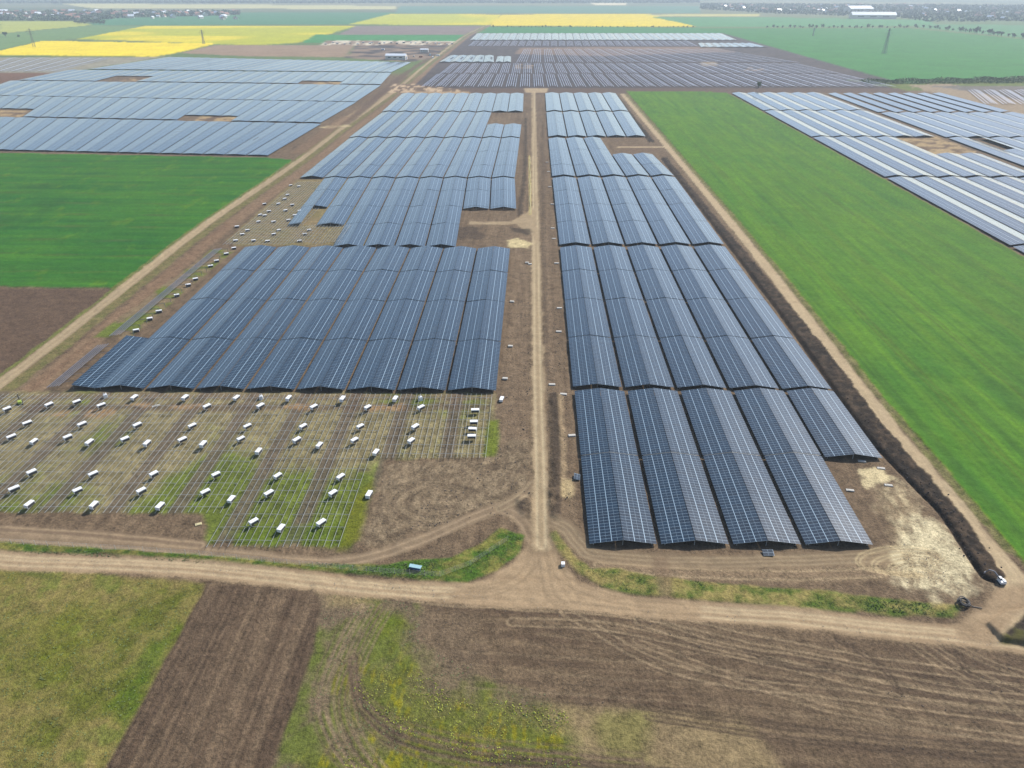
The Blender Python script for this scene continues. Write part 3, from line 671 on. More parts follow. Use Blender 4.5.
for xx, yy in ((525, 66), (752, 69)):
    poly([(xx-9, yy-1.6), (xx+10, yy-1.6), (xx+11, yy+2), (xx-10, yy+2)], mix3((.05, .045, .04), (.38, .3, .25), sstep(.4, .6, n_mid)), None, 2, 8, a=.9)
# right-hand road, dark bank, trench, sand
rroad = [(622, 94), (664, 143), (745, 240), (869, 399), (903, 441), (993, 551), (1014, 582), (1012, 610), (985, 632)]
sand = mix3((.27, .225, .18), (.72, .68, .57), sstep(.22, .6, churn*.6+n_mid*.4))
poly([(856, 470), (874, 467), (892, 478), (886, 487), (866, 492), (860, 486)], (.68, .62, .49), None, .8, 5, a=.9)
poly([(868, 486), (902, 484), (936, 524), (930, 560), (896, 560), (888, 520)], mix3((.24, .195, .155), (.58, .52, .42), sstep(.35, .7, churn*.6+n_mid*.4)), None, 2.5, 6, a=.85)
poly([(899, 520), (920, 508), (935, 530), (951, 549), (979, 573), (972, 590), (955, 600), (925, 600), (905, 586), (896, 555)], sand, None, 2.2, 9, a=.9)
for k in range(7):
    cx, cy = 920+k*3, 560+k*2; rx, ry = 44-k*5, 14-k*1.4
    track([(cx+rx*math.cos(t)-20, cy+ry*math.sin(t)) for t in np.linspace(.4*math.pi, 1.9*math.pi, 9)], 0, None, None, ruts=(0, .8), rutw=.25, rutc=(.33, .27, .21) if k % 2 else (.60, .53, .41), a=.55)
poly([(988, 622), (1006, 612), (1060, 600), (1190, 640), (1190, 680), (1040, 648), (1000, 642)], mix3((.05, .042, .04), (.10, .10, .05), sstep(.45, .6, n_mid)), None, .8, 2)
mB = sstep(.6, -.2, 0-poly_d(pts([(988, 624), (1006, 614), (1060, 602), (1190, 640), (1190, 680), (1040, 646), (1002, 640)]), 14)); Z += mB*(.3+1.2*n_mid)
rc2 = mix3((.40, .335, .27), (.54, .47, .385), np.clip(n_fin*.6+n_mid*.6-.1, 0, 1))
track(shift(rroad[:6], 3.6), 2.2, mix3((.12, .15, .06), (.30, .27, .18), n_fin), 'grass', .7, 1.4, world=True)
track(rroad, 4.4, rc2, 'dirt_road', .5, .9, ruts=(-1, 1), rutw=.3, rutc=(.47, .40, .33), )
poly([(955, 628), (975, 610), (998, 590), (1026, 585), (1060, 606), (1026, 612), (990, 645), (960, 640)], roadb, 'dirt_road', 1, 1.6)
track([(620, 147), (663, 147)], 4.5, rc2, 'dirt_road', .6, 1)
# the dark bank: spoil heap with a trench against the road
bank = [(616, 96), (640, 127), (652, 142)]; bank2 = [(664, 158), (720, 228), (800, 329), (848, 394), (880, 436), (925, 486), (949, 511), (975, 550), (991, 574)]
for b_ in (bank, bank2):
    w = np.where(Y > pt(800, 329)[1], 4.0, 5.2); w = 4.6+2.6*sstep(420, 170, Y)*sstep(118, 165, Y)
    P_ = smooth(pts(b_), 6); d = line_d(P_, 14); ad = np.abs(d)+(n_w*1.6+n_w2*1.2)
    m = sstep(w/2+.5, w/2-.3, ad); lump = fbm(X/1.3, Y/1.3, 4, 181)
    put(m, mix3((.030, .025, .023), (.10, .078, .066), sstep(.35, .8, lump*.7+n_mid*.35)), None)
    Z += m*(.02+.5*(lump-.25))
    tr = np.exp(-((d-w/2*.85)/.55)**2); Z -= tr*1.1*(d > -3)
    put(np.clip(tr*1.1, 0, 1)*.8, (.045, .037, .034))
# left-field rough edges
poly([(-160, 110), (0, 85), (64, 72.6), (64, 74), (0, 88), (-160, 118)], (.2, .15, .12), None, 1, 2, a=.5)
# dust of small scale relief
nearm = sstep(700, 250, Y); Z += nearm*((n_fin-.5)*.22+(n_mid-.5)*.5)+sstep(1500, 600, Y)*(n_big-.5)*.2
C *= (.94+.12*rng.random(X.shape))[..., None]
warm = np.where((CL == cls('crop_field')) | (CL == cls('rapeseed_field')), 0.0, 1.0)[..., None]
C = C*(1-warm)+C*np.array((1.04, .965, .79))*warm
C = C*np.where(CL == cls('rapeseed_field'), .74, np.where(CL == cls('crop_field'), np.where(Y > 1000, .80, .80), np.where(Y > 1000, .74, .68)))[..., None]
lum_ = (C*np.array((.25, .6, .15))).sum(-1, keepdims=True); C = lum_+(C-lum_)*1.22
C = np.clip(C, .01, .95)
LBL = {}
def build_ground():
    nr, nc = X.shape; idx = np.arange(nr*nc).reshape(nr, nc)
    a = idx[:-1, :-1].ravel(); b = idx[:-1, 1:].ravel(); c = idx[1:, 1:].ravel(); d = idx[1:, :-1].ravel()
    Fq = np.stack([a, b, c, d], 1); fc = CL.ravel()[a]
    VX = np.stack([X.ravel(), Y.ravel(), Z.ravel()], 1); VC = C.reshape(-1, 3)
    for k, nm in enumerate(CLS):
        for part, sel in (('near', (fc == k) & (VX[a][:, 1] < 1060)), ('far', (fc == k) & (VX[a][:, 1] >= 1060))):
            if sel.sum() < 3: continue
            f = Fq[sel]; uq, inv = np.unique(f, return_inverse=True); inv = inv.reshape(-1)
            me = bpy.data.meshes.new(nm); me.vertices.add(len(uq)); me.vertices.foreach_set('co', VX[uq].ravel())
            me.loops.add(len(inv)); me.loops.foreach_set('vertex_index', inv.astype(np.int32))
            me.polygons.add(len(f)); me.polygons.foreach_set('loop_start', np.arange(0, len(inv), 4, dtype=np.int32))
            me.polygons.foreach_set('loop_total', np.full(len(f), 4, dtype=np.int32))
            me.polygons.foreach_set('use_smooth', np.ones(len(f), bool))
            me.update(calc_edges=True)
            ca = me.color_attributes.new('Col', 'FLOAT_COLOR', 'POINT')
            ca.data.foreach_set('color', np.concatenate([VC[uq], np.ones((len(uq), 1))], 1).ravel())
            me.materials.append(M['far'] if part == 'far' else M['road'] if nm == 'dirt_road' else M['crop'] if nm == 'crop_field' else M['soil'])
            o = bpy.data.objects.new(nm, me); col.objects.link(o); o['kind'] = 'structure'
build_ground()
def flat(name, P, z, c):
    m = simple(name+'_mat', c, .95, 0, .3, .004); mb = MB(); mb.quad([(x, y, z) for x, y in P]); o = mb.build(name, m); o['kind'] = 'structure'; return o
flat('terrain', [(-15500, -15500), (15500, -15500), (15500, 15500), (-15500, 15500)], -1.6, (.17, .15, .10))

# ------------------------------------------------------------------ crates of modules on the frames
def crate_proto():
    root = empty('panel_crate', (0, 0, 0))
    mb = MB()
    for x in (-1.1, 0, 1.1): mb.box(x, 0, .07, .12, 1.15, .1)
    for y in (-.5, -.25, 0, .25, .5): mb.box(0, y, .14, 2.5, .14, .04)
    mb.build('pallet', M['wood'], root)
    mb = MB()
    for k in range(12): mb.box(0, 0, .2+k*.085, 2.42 if k % 2 else 2.45, 1.14 if k % 2 else 1.17, .082)
    mb.build('module_stack', M['mods'], root)
    mb = MB(); mb.box(0, 0, 1.235, 2.7, 1.34, .1, taper=.985)
    for s in (-1, 1): mb.box(s*1.28, 0, .68, .08, 1.3, 1.0)
    for s in (-1, 1): mb.box(0, s*.625, 1.1, 2.6, .06, .17)
    mb.build('cover', M['white'], root)
    reg(root); return root
crate = crate_proto(); used = [False]
def place_crate(u, v, rz, z, label, group, s=1.0):
    x, y = pt(u, v, z+.6)
    if not used[0]: o = crate; used[0] = True
    else: o = copy_tree(crate)
    o.location = (x, y, z); o.rotation_euler.z = rz; o.scale = (s*random.uniform(.86, 1), s*random.uniform(.9, 1), s*random.uniform(.78, 1.02)); setp(o, label, 'crate', group); return o
z5 = [(28,153,0),(107,207,0),(45,262,0),(133,280,1),(193,135,0),(302,124,0),(399,138,0),(323,213,0),(267,265,0),(352,284,1),(125,402,0),(56,467,0),(115,527,1),(367,408,0),(305,472,0),(370,532,1),
      (529,107,1),(541,217,0),(492,271,0),(579,288,1),(606,410,0),(557,476,0),(630,535,1),(729,108,1),(815,143,0),(757,218,0),(718,272,0),(800,292,1),(851,412,0),(809,480,0),(911,507,1),(931,108,1)]
z6 = [(75,130,0),(178,103,1),(270,134,0),(375,106,1),(467,136,0),(568,105,1),(662,136,0),(860,147,2),(855,190,2),(850,215,2),(847,241,2),(957,105,3),(27,204,0),(231,206,0),(440,206,0),(641,207,0),
      (3,250,0),(208,256,0),(419,256,0),(626,258,0),(68,297,1),(290,274,1),(497,300,1),(138,386,0),(368,389,0),(106,450,0),(340,450,0),(472,455,3),(50,553,0),(150,577,1),(297,557,0)]
pal = [(a/3.938, 370+b/3.938, k) for a, b, k in z5]+[(240+a/3.657, 370+b/3.657, k) for a, b, k in z6]
lines_ = [[], [], [], [], [], []]; cuts = [401, 412, 431.5, 448, 482, 999]
for p in pal:
    if p[2] == 2 or (p[2] == 3): continue
    for i, c in enumerate(cuts):
        if p[1] < c: lines_[i].append(p); break
LN = ['the line nearest the dark panels', 'the second line below the dark panels', 'the third line below the dark panels', 'the fourth line below the dark panels', 'the middle line of the bare field', 'the lowest lines of the bare field']
GC = 'white topped crates of panels in the bare frame field'
for i, L in enumerate(lines_):
    L.sort()
    for j, (u, v, k) in enumerate(L):
        rz = math.pi/2-(R(12)+R(random.uniform(-4, 4)) if k == 1 else R(36)+R(random.uniform(-5, 5)))
        place_crate(u, v, rz, 0.72, f'white topped crate, {ordn(j)} from left in {LN[i]}', GC, .84)
cl = sorted([p for p in pal if p[2] == 2], key=lambda p: p[1])
for j, p in enumerate(cl): place_crate(p[0], p[1], R(random.uniform(-4, 4)), .72, f'crate with dark front, {["topmost, set apart", "second from top", "third from top", "lowest"][j]} in the column of four by the track', GC, .84)
for p in pal:
    if p[2] == 3: place_crate(p[0], p[1], R(80), .05, 'lone white crate at the right corner of the dark block' if p[1] < 420 else 'lone white crate at the right edge of the green bare field', GC, .84)
strip = [(325,407),(383,357),(422,325),(498,257),(547,213),(578,187),(642,131),(668,110),(709,80),(742,55)]
for j, (a, b) in enumerate(strip):
    place_crate(60+a/4.267, 235+b/4.267, R(28), .05, f'white crate, {ordn(j)} from the near end of the strip left of the dark block', 'crates along the left strip', .8)
yard = [(258,299),(281,302),(249,326),(241,338),(223,352),(183,352),(196,373),(184,385),(171,383),(243,371),(262,355),(270,384),(283,372),(252,398),(209,402),(166,402),(105,416),(135,427),(120,438),(224,426),(210,438),(310,426),(298,438),(101,456),(152,456),(192,457),(283,457)]
yl = sorted([(80+b/2.844, 200+a/2.844) for a, b in yard]); 
for j, (v, u) in enumerate(yl):
    r_ = j//4; place_crate(u, v, R(30+random.uniform(-10, 10)), .05, f'small distant crate, {ordn(j)} counted downwards in the yard above the dark block', 'crates in the yard above the dark block', .78)

# white sacks, boards, slabs
def sack(u, v, label):
    x, y = pt(u, v, .6); mb = MB(); mb.box(0, 0, .55, 1.1, 1.1, 1.1, taper=.86); mb.box(0, 0, 1.2, .8, .8, .2, taper=.4)
    root = empty('bulk_bag', (x, y, 0), R(random.uniform(0, 60))); mb.build('bag', M['white'], root)
    mb = MB()
    for sx in (-1, 1):
        for sy in (-1, 1): mb.bar((sx*.42, sy*.42, 1.08), (sx*.25, sy*.25, 1.62), .09)
    mb.build('lifting_loop', M['white'], root); setp(root, label, 'bulk bag', 'white bulk bags')
for (u, v, l) in ((105.4, 396, 'white bulk bag under the left part of the dark block'), (261, 397.5, 'white bulk bag under the middle of the dark block'), (420.5, 398.5, 'white bulk bag under the right part of the dark block')): sack(u, v, l)
def board(name, u, v, sx, sy, h, mat, label, cat, group=None, rz=0.0):
    x, y = pt(u, v); mb = MB(); mb.box(0, 0, h/2, sx, sy, h, taper=.94)
    if h < .2: mb.box(.1*sx, 0, h+.03, sx*.7, sy*.8, .05)
    o = mb.build(name, mat); o.location = (x, y, .02); o.rotation_euler.z = rz; setp(o, label, cat, group)
sl = [(563.5, 394.7), (552, 385), (572, 436), (558.8, 332), (559.5, 308.5), (556.6, 263.6), (554, 239), (552.7, 228.5), (552.4, 204.4), (550, 187), (548.5, 172), (547, 162.5)]
for j, (u, v) in enumerate(sl):
    board('concrete_slab', u, v, 2.0, .9, .35, M['concrete'], f'pale concrete slab, {ordn(j)} from the near end, between track and right block', 'slab', 'pale slabs right of the track', R(random.uniform(-8, 8)))
for j, (u, v) in enumerate([(505, 379), (510.4, 346.6), (512, 302), (527, 263), (530, 264.5)]):
    board('concrete_slab', u, v, 1.6, 1.0, .4, M['concrete'], f'pale slab, {ordn(j)} from the near end, between left block and track', 'slab', 'pale slabs left of the track', R(random.uniform(-8, 8)))
for u, v, l in ((862, 461.5, 'pale flat slab behind the short panel piece end'), (881, 468.5, 'pale flat slab on the sand patch rim'), (850, 490.5, 'pale flat slab beside the near block corner'), (888.5, 485.5, 'small pale slab at the sand patch corner')):
    board('concrete_slab', u, v, 1.9, .8, .15, M['concrete'], l, 'slab', 'pale slabs by the sand patch', R(-10))
board('loose_sheet', 156, 406, 2.2, .9, .12, M['concrete'], 'pale flat sheet lying under the left part of the dark block', 'sheet', rz=R(30))
board('tarpaulin', 198.5, 524.5, 1.4, .9, .15, M['yellow'], 'small pale yellow tarpaulin on bare soil below the crates', 'tarpaulin', rz=R(25))
board('marker_stone', 563, 565.5, .8, .9, .7, M['white'], 'small white block at the right edge of the road junction', 'stone')
board('marker_stone', 553, 170, .9, .9, .6, M['white'], 'white block beside the third solar block left corner', 'stone')
# loose panels on the ground
def loose(u, v, label, rz):
    x, y = pt(u, v); root = empty('loose_solar_panel', (x, y, .25), rz)
    mb = MB(); c = [(-1.15, -.75, 0), (1.15, -.75, 0), (1.15, .75, .35), (-1.15, .75, .35)]
    mb.hexa([(a, b, z-.05) for a, b, z in c]+c, (2, 0, 1, 1, 1, 1), [(0, 0), (1, 0), (1, 2), (0, 2)]); mb.build('panel', [M['pv'], M['alu'], M['back']], root)
    mb = MB(); 
    for s in (-.9, .9): mb.box(s, 0, -.12, .08, 1.3, .1); mb.bar((s, .6, -.1), (s, .6, .3), .06)
    mb.build('stand', M['steel'], root); setp(root, label, 'solar panel')
loose(577, 478, 'single blue panel on the ground left of the nearest block', R(85)); loose(767.8, 554, 'single blue panel on the ground before the nearest block', 0)
# yellow conduit beside the central track
a = pt(529.8, 157); b = pt(530.3, 214)
mb = MB(); n = 24
mb.tube([(lerp(a[0], b[0], t/n)+.25*math.sin(t*.9), lerp(a[1], b[1], t/n), .16) for t in range(n+1)], .14, 8)
setp(mb.build('conduit', M['yellow'], smooth=True), 'long yellow conduit lying along the left edge of the central track', 'conduit')

# pale blue trough on the verge
x, y = pt(415.5, 569); root = empty('trough', (x, y, .1), R(-12)); root.scale = (.85,)*3; setp(root, 'pale blue metal trough lying on the green verge above the lower road', 'trough')
mb = MB(); L, Wd, h = 2.9, 1.1, .75
for sy in (-1, 1): mb.hexa([(-L/2+.2, sy*Wd/2*.8-.03, 0), (L/2-.2, sy*Wd/2*.8-.03, 0), (L/2-.2, sy*Wd/2*.8+.03, 0), (-L/2+.2, sy*Wd/2*.8+.03, 0), (-L/2, sy*Wd/2-.03, h), (L/2, sy*Wd/2-.03, h), (L/2, sy*Wd/2+.03, h), (-L/2, sy*Wd/2+.03, h)])
mb.box(0, 0, .03, L-.4, Wd*.8, .06)
mb.build('shell', M['blued'], root)
mb = MB(); mb.hexa([(-L/2, -Wd/2, h), (L/2, -Wd/2, h), (L/2+.15, Wd/2, h), (-L/2-.1, Wd/2, h), (-L/2, -Wd/2, h+.07), (L/2, -Wd/2, h+.07), (L/2+.15, Wd/2, h+.07), (-L/2-.1, Wd/2, h+.07)])
mb.build('lid', M['bluem'], root)
mb = MB()
for sx in (-1, 1): mb.hexa([(sx*L/2*.86-.03, -Wd*.4, 0), (sx*L/2*.86+.03, -Wd*.4, 0), (sx*L/2*.86+.03, Wd*.4, 0), (sx*L/2*.86-.03, Wd*.4, 0), (sx*L/2-.03, -Wd/2, h), (sx*L/2+.03, -Wd/2, h), (sx*L/2+.03, Wd/2, h), (sx*L/2-.03, Wd/2, h)])
mb.build('end_plate', M['bluem'], root)

# black cable coil near the corner
x, y = pt(963.5, 604.5); root = empty('cable_coil', (x, y, 0)); setp(root, 'black coil of cable conduit on the sandy corner near the road', 'cable coil')
mb = MB()
for k in range(7):
    r = .95+random.uniform(-.3, .15); cx, cy, cz = random.uniform(-.3, .3), random.uniform(-.3, .3), .2+.12*k
    tl = random.uniform(-.8, .8)
    mb.tube([(cx+r*math.cos(t), cy+r*math.sin(t), cz+tl*math.sin(t)*.5+.1) for t in np.linspace(0, 2*math.pi, 25)[:-1]], .09, 6, True)
mb.build('coil', M['black'], root, smooth=True)
mb = MB(); mb.tube([(.9, -.3, .3), (1.5, -.7, .12), (2.2, -.75, .1), (3.0, -1.0, .1)], .09, 6); mb.build('loose_end', M['black'], root, smooth=True)

# compact excavator at the end of the bank
x, y = pt(1000, 583); root = empty('excavator', (x, y, 0), R(0)); root.scale = (.66,)*3; setp(root, 'small white excavator with grey arm at the end of the dark soil bank', 'excavator')
for sx in (-1, 1):
    mb = MB(); ring = [(sx*.75+0, 1.25*math.cos(t)+0, .36+.32*math.sin(t)) for t in np.linspace(0, 2*math.pi, 17)[:-1]]
    for i in range(16):
        p, q = ring[i], ring[(i+1) % 16]
        mb.hexa([(p[0]-.2, p[1], p[2]), (p[0]+.2, p[1], p[2]), (q[0]+.2, q[1], q[2]), (q[0]-.2, q[1], q[2])]+[(p[0]-.2, p[1]*.86, .36+(p[2]-.36)*.7), (p[0]+.2, p[1]*.86, .36+(p[2]-.36)*.7), (q[0]+.2, q[1]*.86, .36+(q[2]-.36)*.7), (q[0]-.2, q[1]*.86, .36+(q[2]-.36)*.7)])
    mb.box(sx*.75, 0, .36, .3, 2.0, .34); mb.build('crawler', M['rubber'], root)
mb = MB(); mb.box(.1, -.3, 1.05, 1.7, 1.9, .7, taper=.94); mb.box(.5, -.5, 1.5, .8, 1.3, .35, taper=.85); mb.build('body', M['white'], root)
mb = MB(); mb.box(-.42, .2, 1.75, .8, 1.1, .9, taper=.88)
cab = mb.build('cab', M['white'], root)
mb = MB(); mb.box(-.42, .2, 1.85, .84, .8, .5, taper=.93); mb.box(-.42, .2, 1.85, .6, 1.14, .5, taper=.93); mb.build('window', M['glass'], cab)
mb = MB(); mb.bar((0, .7, 1.1), (-1.3, 2.2, 2.6), .28, .36); mb.bar((-1.3, 2.2, 2.6), (-2.2, 3.2, 2.3), .24, .3); mb.build('boom', M['steel_dim'], root)
mb = MB(); mb.bar((-2.2, 3.2, 2.35), (-2.6, 3.7, .9), .2, .24); arm = mb.build('arm', M['steel_dim'], root)
mb = MB(); mb.hexa([(-2.95, 3.4, .3), (-2.3, 3.9, .3), (-2.5, 4.3, .35), (-3.1, 3.8, .35), (-2.95, 3.35, .95), (-2.25, 3.85, .95), (-2.45, 4.1, .95), (-3.05, 3.6, .95)]); mb.build('bucket', M['steel_dim'], arm)
# small pile driving rig at far left
x, y = pt(20.5, 404); root = empty('piling_rig', (x, y, 0), R(35)); setp(root, 'small yellow green tracked rig at the left edge of the crates', 'piling rig')
for sx in (-1, 1):
    mb = MB(); mb.box(sx*.55, 0, .3, .3, 2.1, .55, taper=.86); mb.build('crawler', M['rubber'], root)
mb = MB(); mb.box(0, -.3, .85, .95, 1.4, .6, taper=.9); mb.build('body', M['green'], root)
mb = MB(); mb.bar((0, .9, .3), (0, .9, 2.9), .2, .16); mb.build('mast', M['rubber'], root)
mb = MB(); mb.box(0, 1.05, 1.9, .3, .3, .6); mb.build('hammer', M['steel_dim'], root)

# wire fence along the lower verge
fpx = [(-150, 534), (0, 543.5), (60, 547), (130, 551), (200, 556), (300, 566), (380, 573), (440, 577), (470, 566), (508, 541)]
fp = pts(fpx); root = empty('wire_fence', (fp[0][0], fp[0][1], 0)); setp(root, 'thin wire fence on pale posts along the green verge', 'fence')
seg = []; 
for i in range(len(fp)-1):
    L = math.dist(fp[i], fp[i+1]); n = max(1, round(L/2.9))
    seg += [(lerp(fp[i][0], fp[i+1][0], k/n), lerp(fp[i][1], fp[i+1][1], k/n)) for k in range(n)]
seg.append(fp[-1]); ox, oy = fp[0]
for p in seg[:100]:
    mb = MB(); mb.box(p[0]-ox, p[1]-oy, .75, .07, .07, 1.5); mb.build('fence_post', M['post'], root)
mb = MB()
for p, q in zip(seg, seg[1:]):
    for z in (.35, .7, 1.05, 1.4): mb.bar((p[0]-ox, p[1]-oy, z), (q[0]-ox, q[1]-oy, z), .018)
    for k in range(1, 4):
        t = k/4; mb.bar((lerp(p[0], q[0], t)-ox, lerp(p[1], q[1], t)-oy, .3), (lerp(p[0], q[0], t)-ox, lerp(p[1], q[1], t)-oy, 1.4), .012)
mb.build('wire', M['steel'], root)

# grass tufts on the verges and weeds (ground cover)
def tufts(name, label, polys, n, hgt, mat, seed, wid=.12):
    rg = random.Random(seed); mb = MB(); k = 0; P = [pts(p) for p in polys]
    def inside(x, y, q):
        c = False
        for i in range(len(q)):
            ax, ay = q[i]; bx_, by_ = q[i-1]
            if (ay > y) != (by_ > y) and x < (bx_-ax)*(y-ay)/(by_-ay)+ax: c = not c
        return c
    box_ = [(min(a for a, _ in q), max(a for a, _ in q), min(b for _, b in q), max(b for _, b in q)) for q in P]
    ar = [(b[1]-b[0])*(b[3]-b[2]) for b in box_]
    while k < n:
        i = rg.choices(range(len(P)), ar)[0]; b = box_[i]; x = rg.uniform(b[0], b[1]); y = rg.uniform(b[2], b[3])
        if not inside(x, y, P[i]): continue
        k += 1
        for _ in range(3):
            t = rg.uniform(0, 6.28); s = rg.uniform(.5, 1.3); w = wid*s; h = hgt*s; dx, dy = math.cos(t)*w, math.sin(t)*w
            lx, ly = rg.uniform(-.2, .2)*s, rg.uniform(-.2, .2)*s
            mb.quad([(x-dx, y-dy, 0), (x+dx, y+dy, 0), (x+lx, y+ly, h)])
    o = mb.build(name, mat); setp(o, label, 'grass', None, 'stuff')
M['blade'] = simple('grass_blades', (.11, .15, .05), .8, 0, .5, .4); M['flower'] = simple('yellow_weeds', (.30, .32, .04), .8, 0, .4, 1)
tufts('verge_grass', 'green grass tufts on the verge above the lower road', [[(0, 543), (200, 556), (380, 566), (453, 558), (500, 531), (522, 538), (497, 570), (440, 580), (300, 568), (0, 551)], [(560, 545), (590, 569), (724, 584), (950, 606), (945, 616), (700, 600), (600, 587), (572, 568)]], 5000, .16, M['blade'], 3)
tufts('yellow_weeds', 'yellow flowering weeds on the rough lower ground', [[(350, 685), (400, 655), (450, 692), (570, 712), (580, 765), (480, 762), (395, 730)], [(350, 755), (420, 757), (470, 800), (300, 800)]], 2600, .12, M['flower'], 4, .13)
tufts('meadow_grass', 'short green tufts scattered over the meadow and weeds', [[(-60, 565), (200, 586), (105, 768), (60, 830), (-60, 830)], [(325, 592), (420, 605), (430, 650), (560, 700), (600, 790), (280, 790), (315, 650)]], 3500, .08, M['blade'], 5)

# clods along the bank and churned soil
def clods():
    rg = random.Random(9); mb = MB()
    P = smooth(pts(bank2), 8)
    for k in range(260):
        i = rg.randrange(len(P)-1); t = rg.random(); x = lerp(P[i][0], P[i+1][0], t)+rg.gauss(-.2, 1.5); y = lerp(P[i][1], P[i+1][1], t)+rg.gauss(0, 1)
        s = rg.uniform(.12, .36); mb.box(x, y, rg.uniform(.1, .4), s, s*rg.uniform(.6, 1), s*.7, 0, rg.uniform(0, 3), .6)
    o = mb.build('soil_clods', simple('dark_clods', (.05, .042, .038), .95, 0, .5, 1)); setp(o, 'dark soil clods heaped along the bank beside the right road', 'soil', None, 'stuff')
clods()
def scatter_clods(name, label, polys, n, s0, s1, c, seed):
    rg = random.Random(seed); mb = MB(); P = [pts(p) for p in polys]; bb = [(min(a for a, _ in q), max(a for a, _ in q), min(b for _, b in q), max(b for _, b in q)) for q in P]
    ar = [(b[1]-b[0])*(b[3]-b[2]) for b in bb]; k = 0
    while k < n:
        i = rg.choices(range(len(P)), ar)[0]; b = bb[i]; x = rg.uniform(b[0], b[1]); y = rg.uniform(b[2], b[3]); q = P[i]; ins = False
        for j in range(len(q)):
            ax, ay = q[j]; bx_, by_ = q[j-1]
            if (ay > y) != (by_ > y) and x < (bx_-ax)*(y-ay)/(by_-ay)+ax: ins = not ins
        if not ins or vnoise(np.array(x/4), np.array(y/4), seed) < rg.random(): continue
        k += 1; s = rg.uniform(s0, s1)*rg.uniform(.5, 1); mb.box(x, y, s*.2, s, s*rg.uniform(.5, 1), s*.7, 0, rg.uniform(0, 3), .55)
    o = mb.build(name, simple(name+'_'+str(seed), c, .95, 0, .5, 1)); setp(o, label, 'soil', None, 'stuff')
scatter_clods('soil_clods', 'dark clods on the churned ground either side of the central track', [[(386, 463), (494, 458), (512, 300), (531, 300), (531, 512), (440, 525), (370, 545)], [(546, 300), (560, 300), (576, 520), (546, 520)], [(440, 222), (515, 230), (520, 245), (440, 243)]], 1500, .12, .4, (.10, .08, .066), 31)
scatter_clods('soil_clods', 'clods and stones over the brown field below the lower road', [[(430, 606), (600, 616), (905, 646), (1060, 670), (1060, 800), (740, 714), (560, 702), (460, 670)]], 700, .08, .24, (.16, .13, .10), 32)
scatter_clods('road_stones', 'pale stones along the dirt road edges', [[(0, 556), (200, 566), (400, 584), (600, 604), (800, 620), (1000, 640), (1000, 648), (800, 628), (600, 613), (400, 598), (200, 574), (0, 566)], [(896, 520), (936, 520), (979, 574), (930, 600), (900, 580)]], 900, .06, .2, (.38, .33, .27), 33)

# ------------------------------------------------------------------ far buildings, trees, pylons
def shed(u, v, L, Wd, h, rz, label, mroof='roofw', mwall='wall', name='shed'):
    x, y = pt(u, v); root = empty(name, (x, y, 0), rz); setp(root, label, 'building')
    mb = MB(); mb.box(0, 0, h/2, L, Wd, h)
    for sx in (-1, 1): mb.quad([(sx*L/2, -Wd/2, h), (sx*L/2, Wd/2, h), (sx*L/2, 0, h+Wd*.18)])
    w = mb.build('wall', M[mwall], root)
    mb = MB(); r = h+Wd*.18+.1
    for s in (-1, 1): mb.hexa([(-L/2-.4, s*(Wd/2+.4), h-.1), (L/2+.4, s*(Wd/2+.4), h-.1), (L/2+.4, 0, r), (-L/2-.4, 0, r), (-L/2-.4, s*(Wd/2+.4), h+.12), (L/2+.4, s*(Wd/2+.4), h+.12), (L/2+.4, 0, r+.22), (-L/2-.4, 0, r+.22)])
    mb.build('roof', M[mroof], root)
    mb = MB(); mb.box(L/2+.05, 0, h*.4, .1, Wd*.4, h*.75); mb.build('door', M['blued'], root)
    for k in range(3):
        mb = MB(); mb.box(-L*.3+k*L*.28, -Wd/2-.05, h*.6, L*.14, .1, h*.22); mb.build('window', M['glass'], root)
    return root
shed(396.5, 59.5, 33, 14, 6, R(-4), 'long white shed with pale roof at the far site yard', name='warehouse')
shed(424.5, 52.3, 14, 8, 4.5, 0, 'small white shed behind the long shed in the far yard')
GY = 'site containers in the far yard'
for i, (u, v, l, mm) in enumerate(((433, 58, 'white site container beside the far road junction', 'white'), (438, 56, 'white site container right of the far yard', 'white'), (430, 55.5, 'blue site container in the middle of the far yard', 'bluem'), (414, 57, 'pale site container right of the long shed', 'concrete'), (383, 50, 'white site container left of the long shed', 'white'), (421, 57.5, 'rusty site container between shed and junction', 'orange'))):
    x, y = pt(u, v); root = empty('site_container', (x, y, 0), R(random.choice((0, 90))+random.uniform(-8, 8))); setp(root, l, 'container', GY)
    mb = MB(); mb.box(0, 0, 1.3, 6, 2.5, 2.5)
    for k in range(10): mb.box(-2.7+k*.6, -1.27, 1.3, .25, .06, 2.3)
    mb.build('shell', M[mm], root); mb = MB(); mb.box(3.03, 0, 1.3, .06, 2.2, 2.2); mb.build('door', M[mm], root)
for j in range(22):
    u = 326+j*6+random.uniform(-2, 2); place_crate(u, 43.5+random.uniform(-.8, .8), R(random.uniform(0, 90)), 0, 'tiny pale crate in the far storage line below the green strip', 'stored crates in the far yard', 2.0)

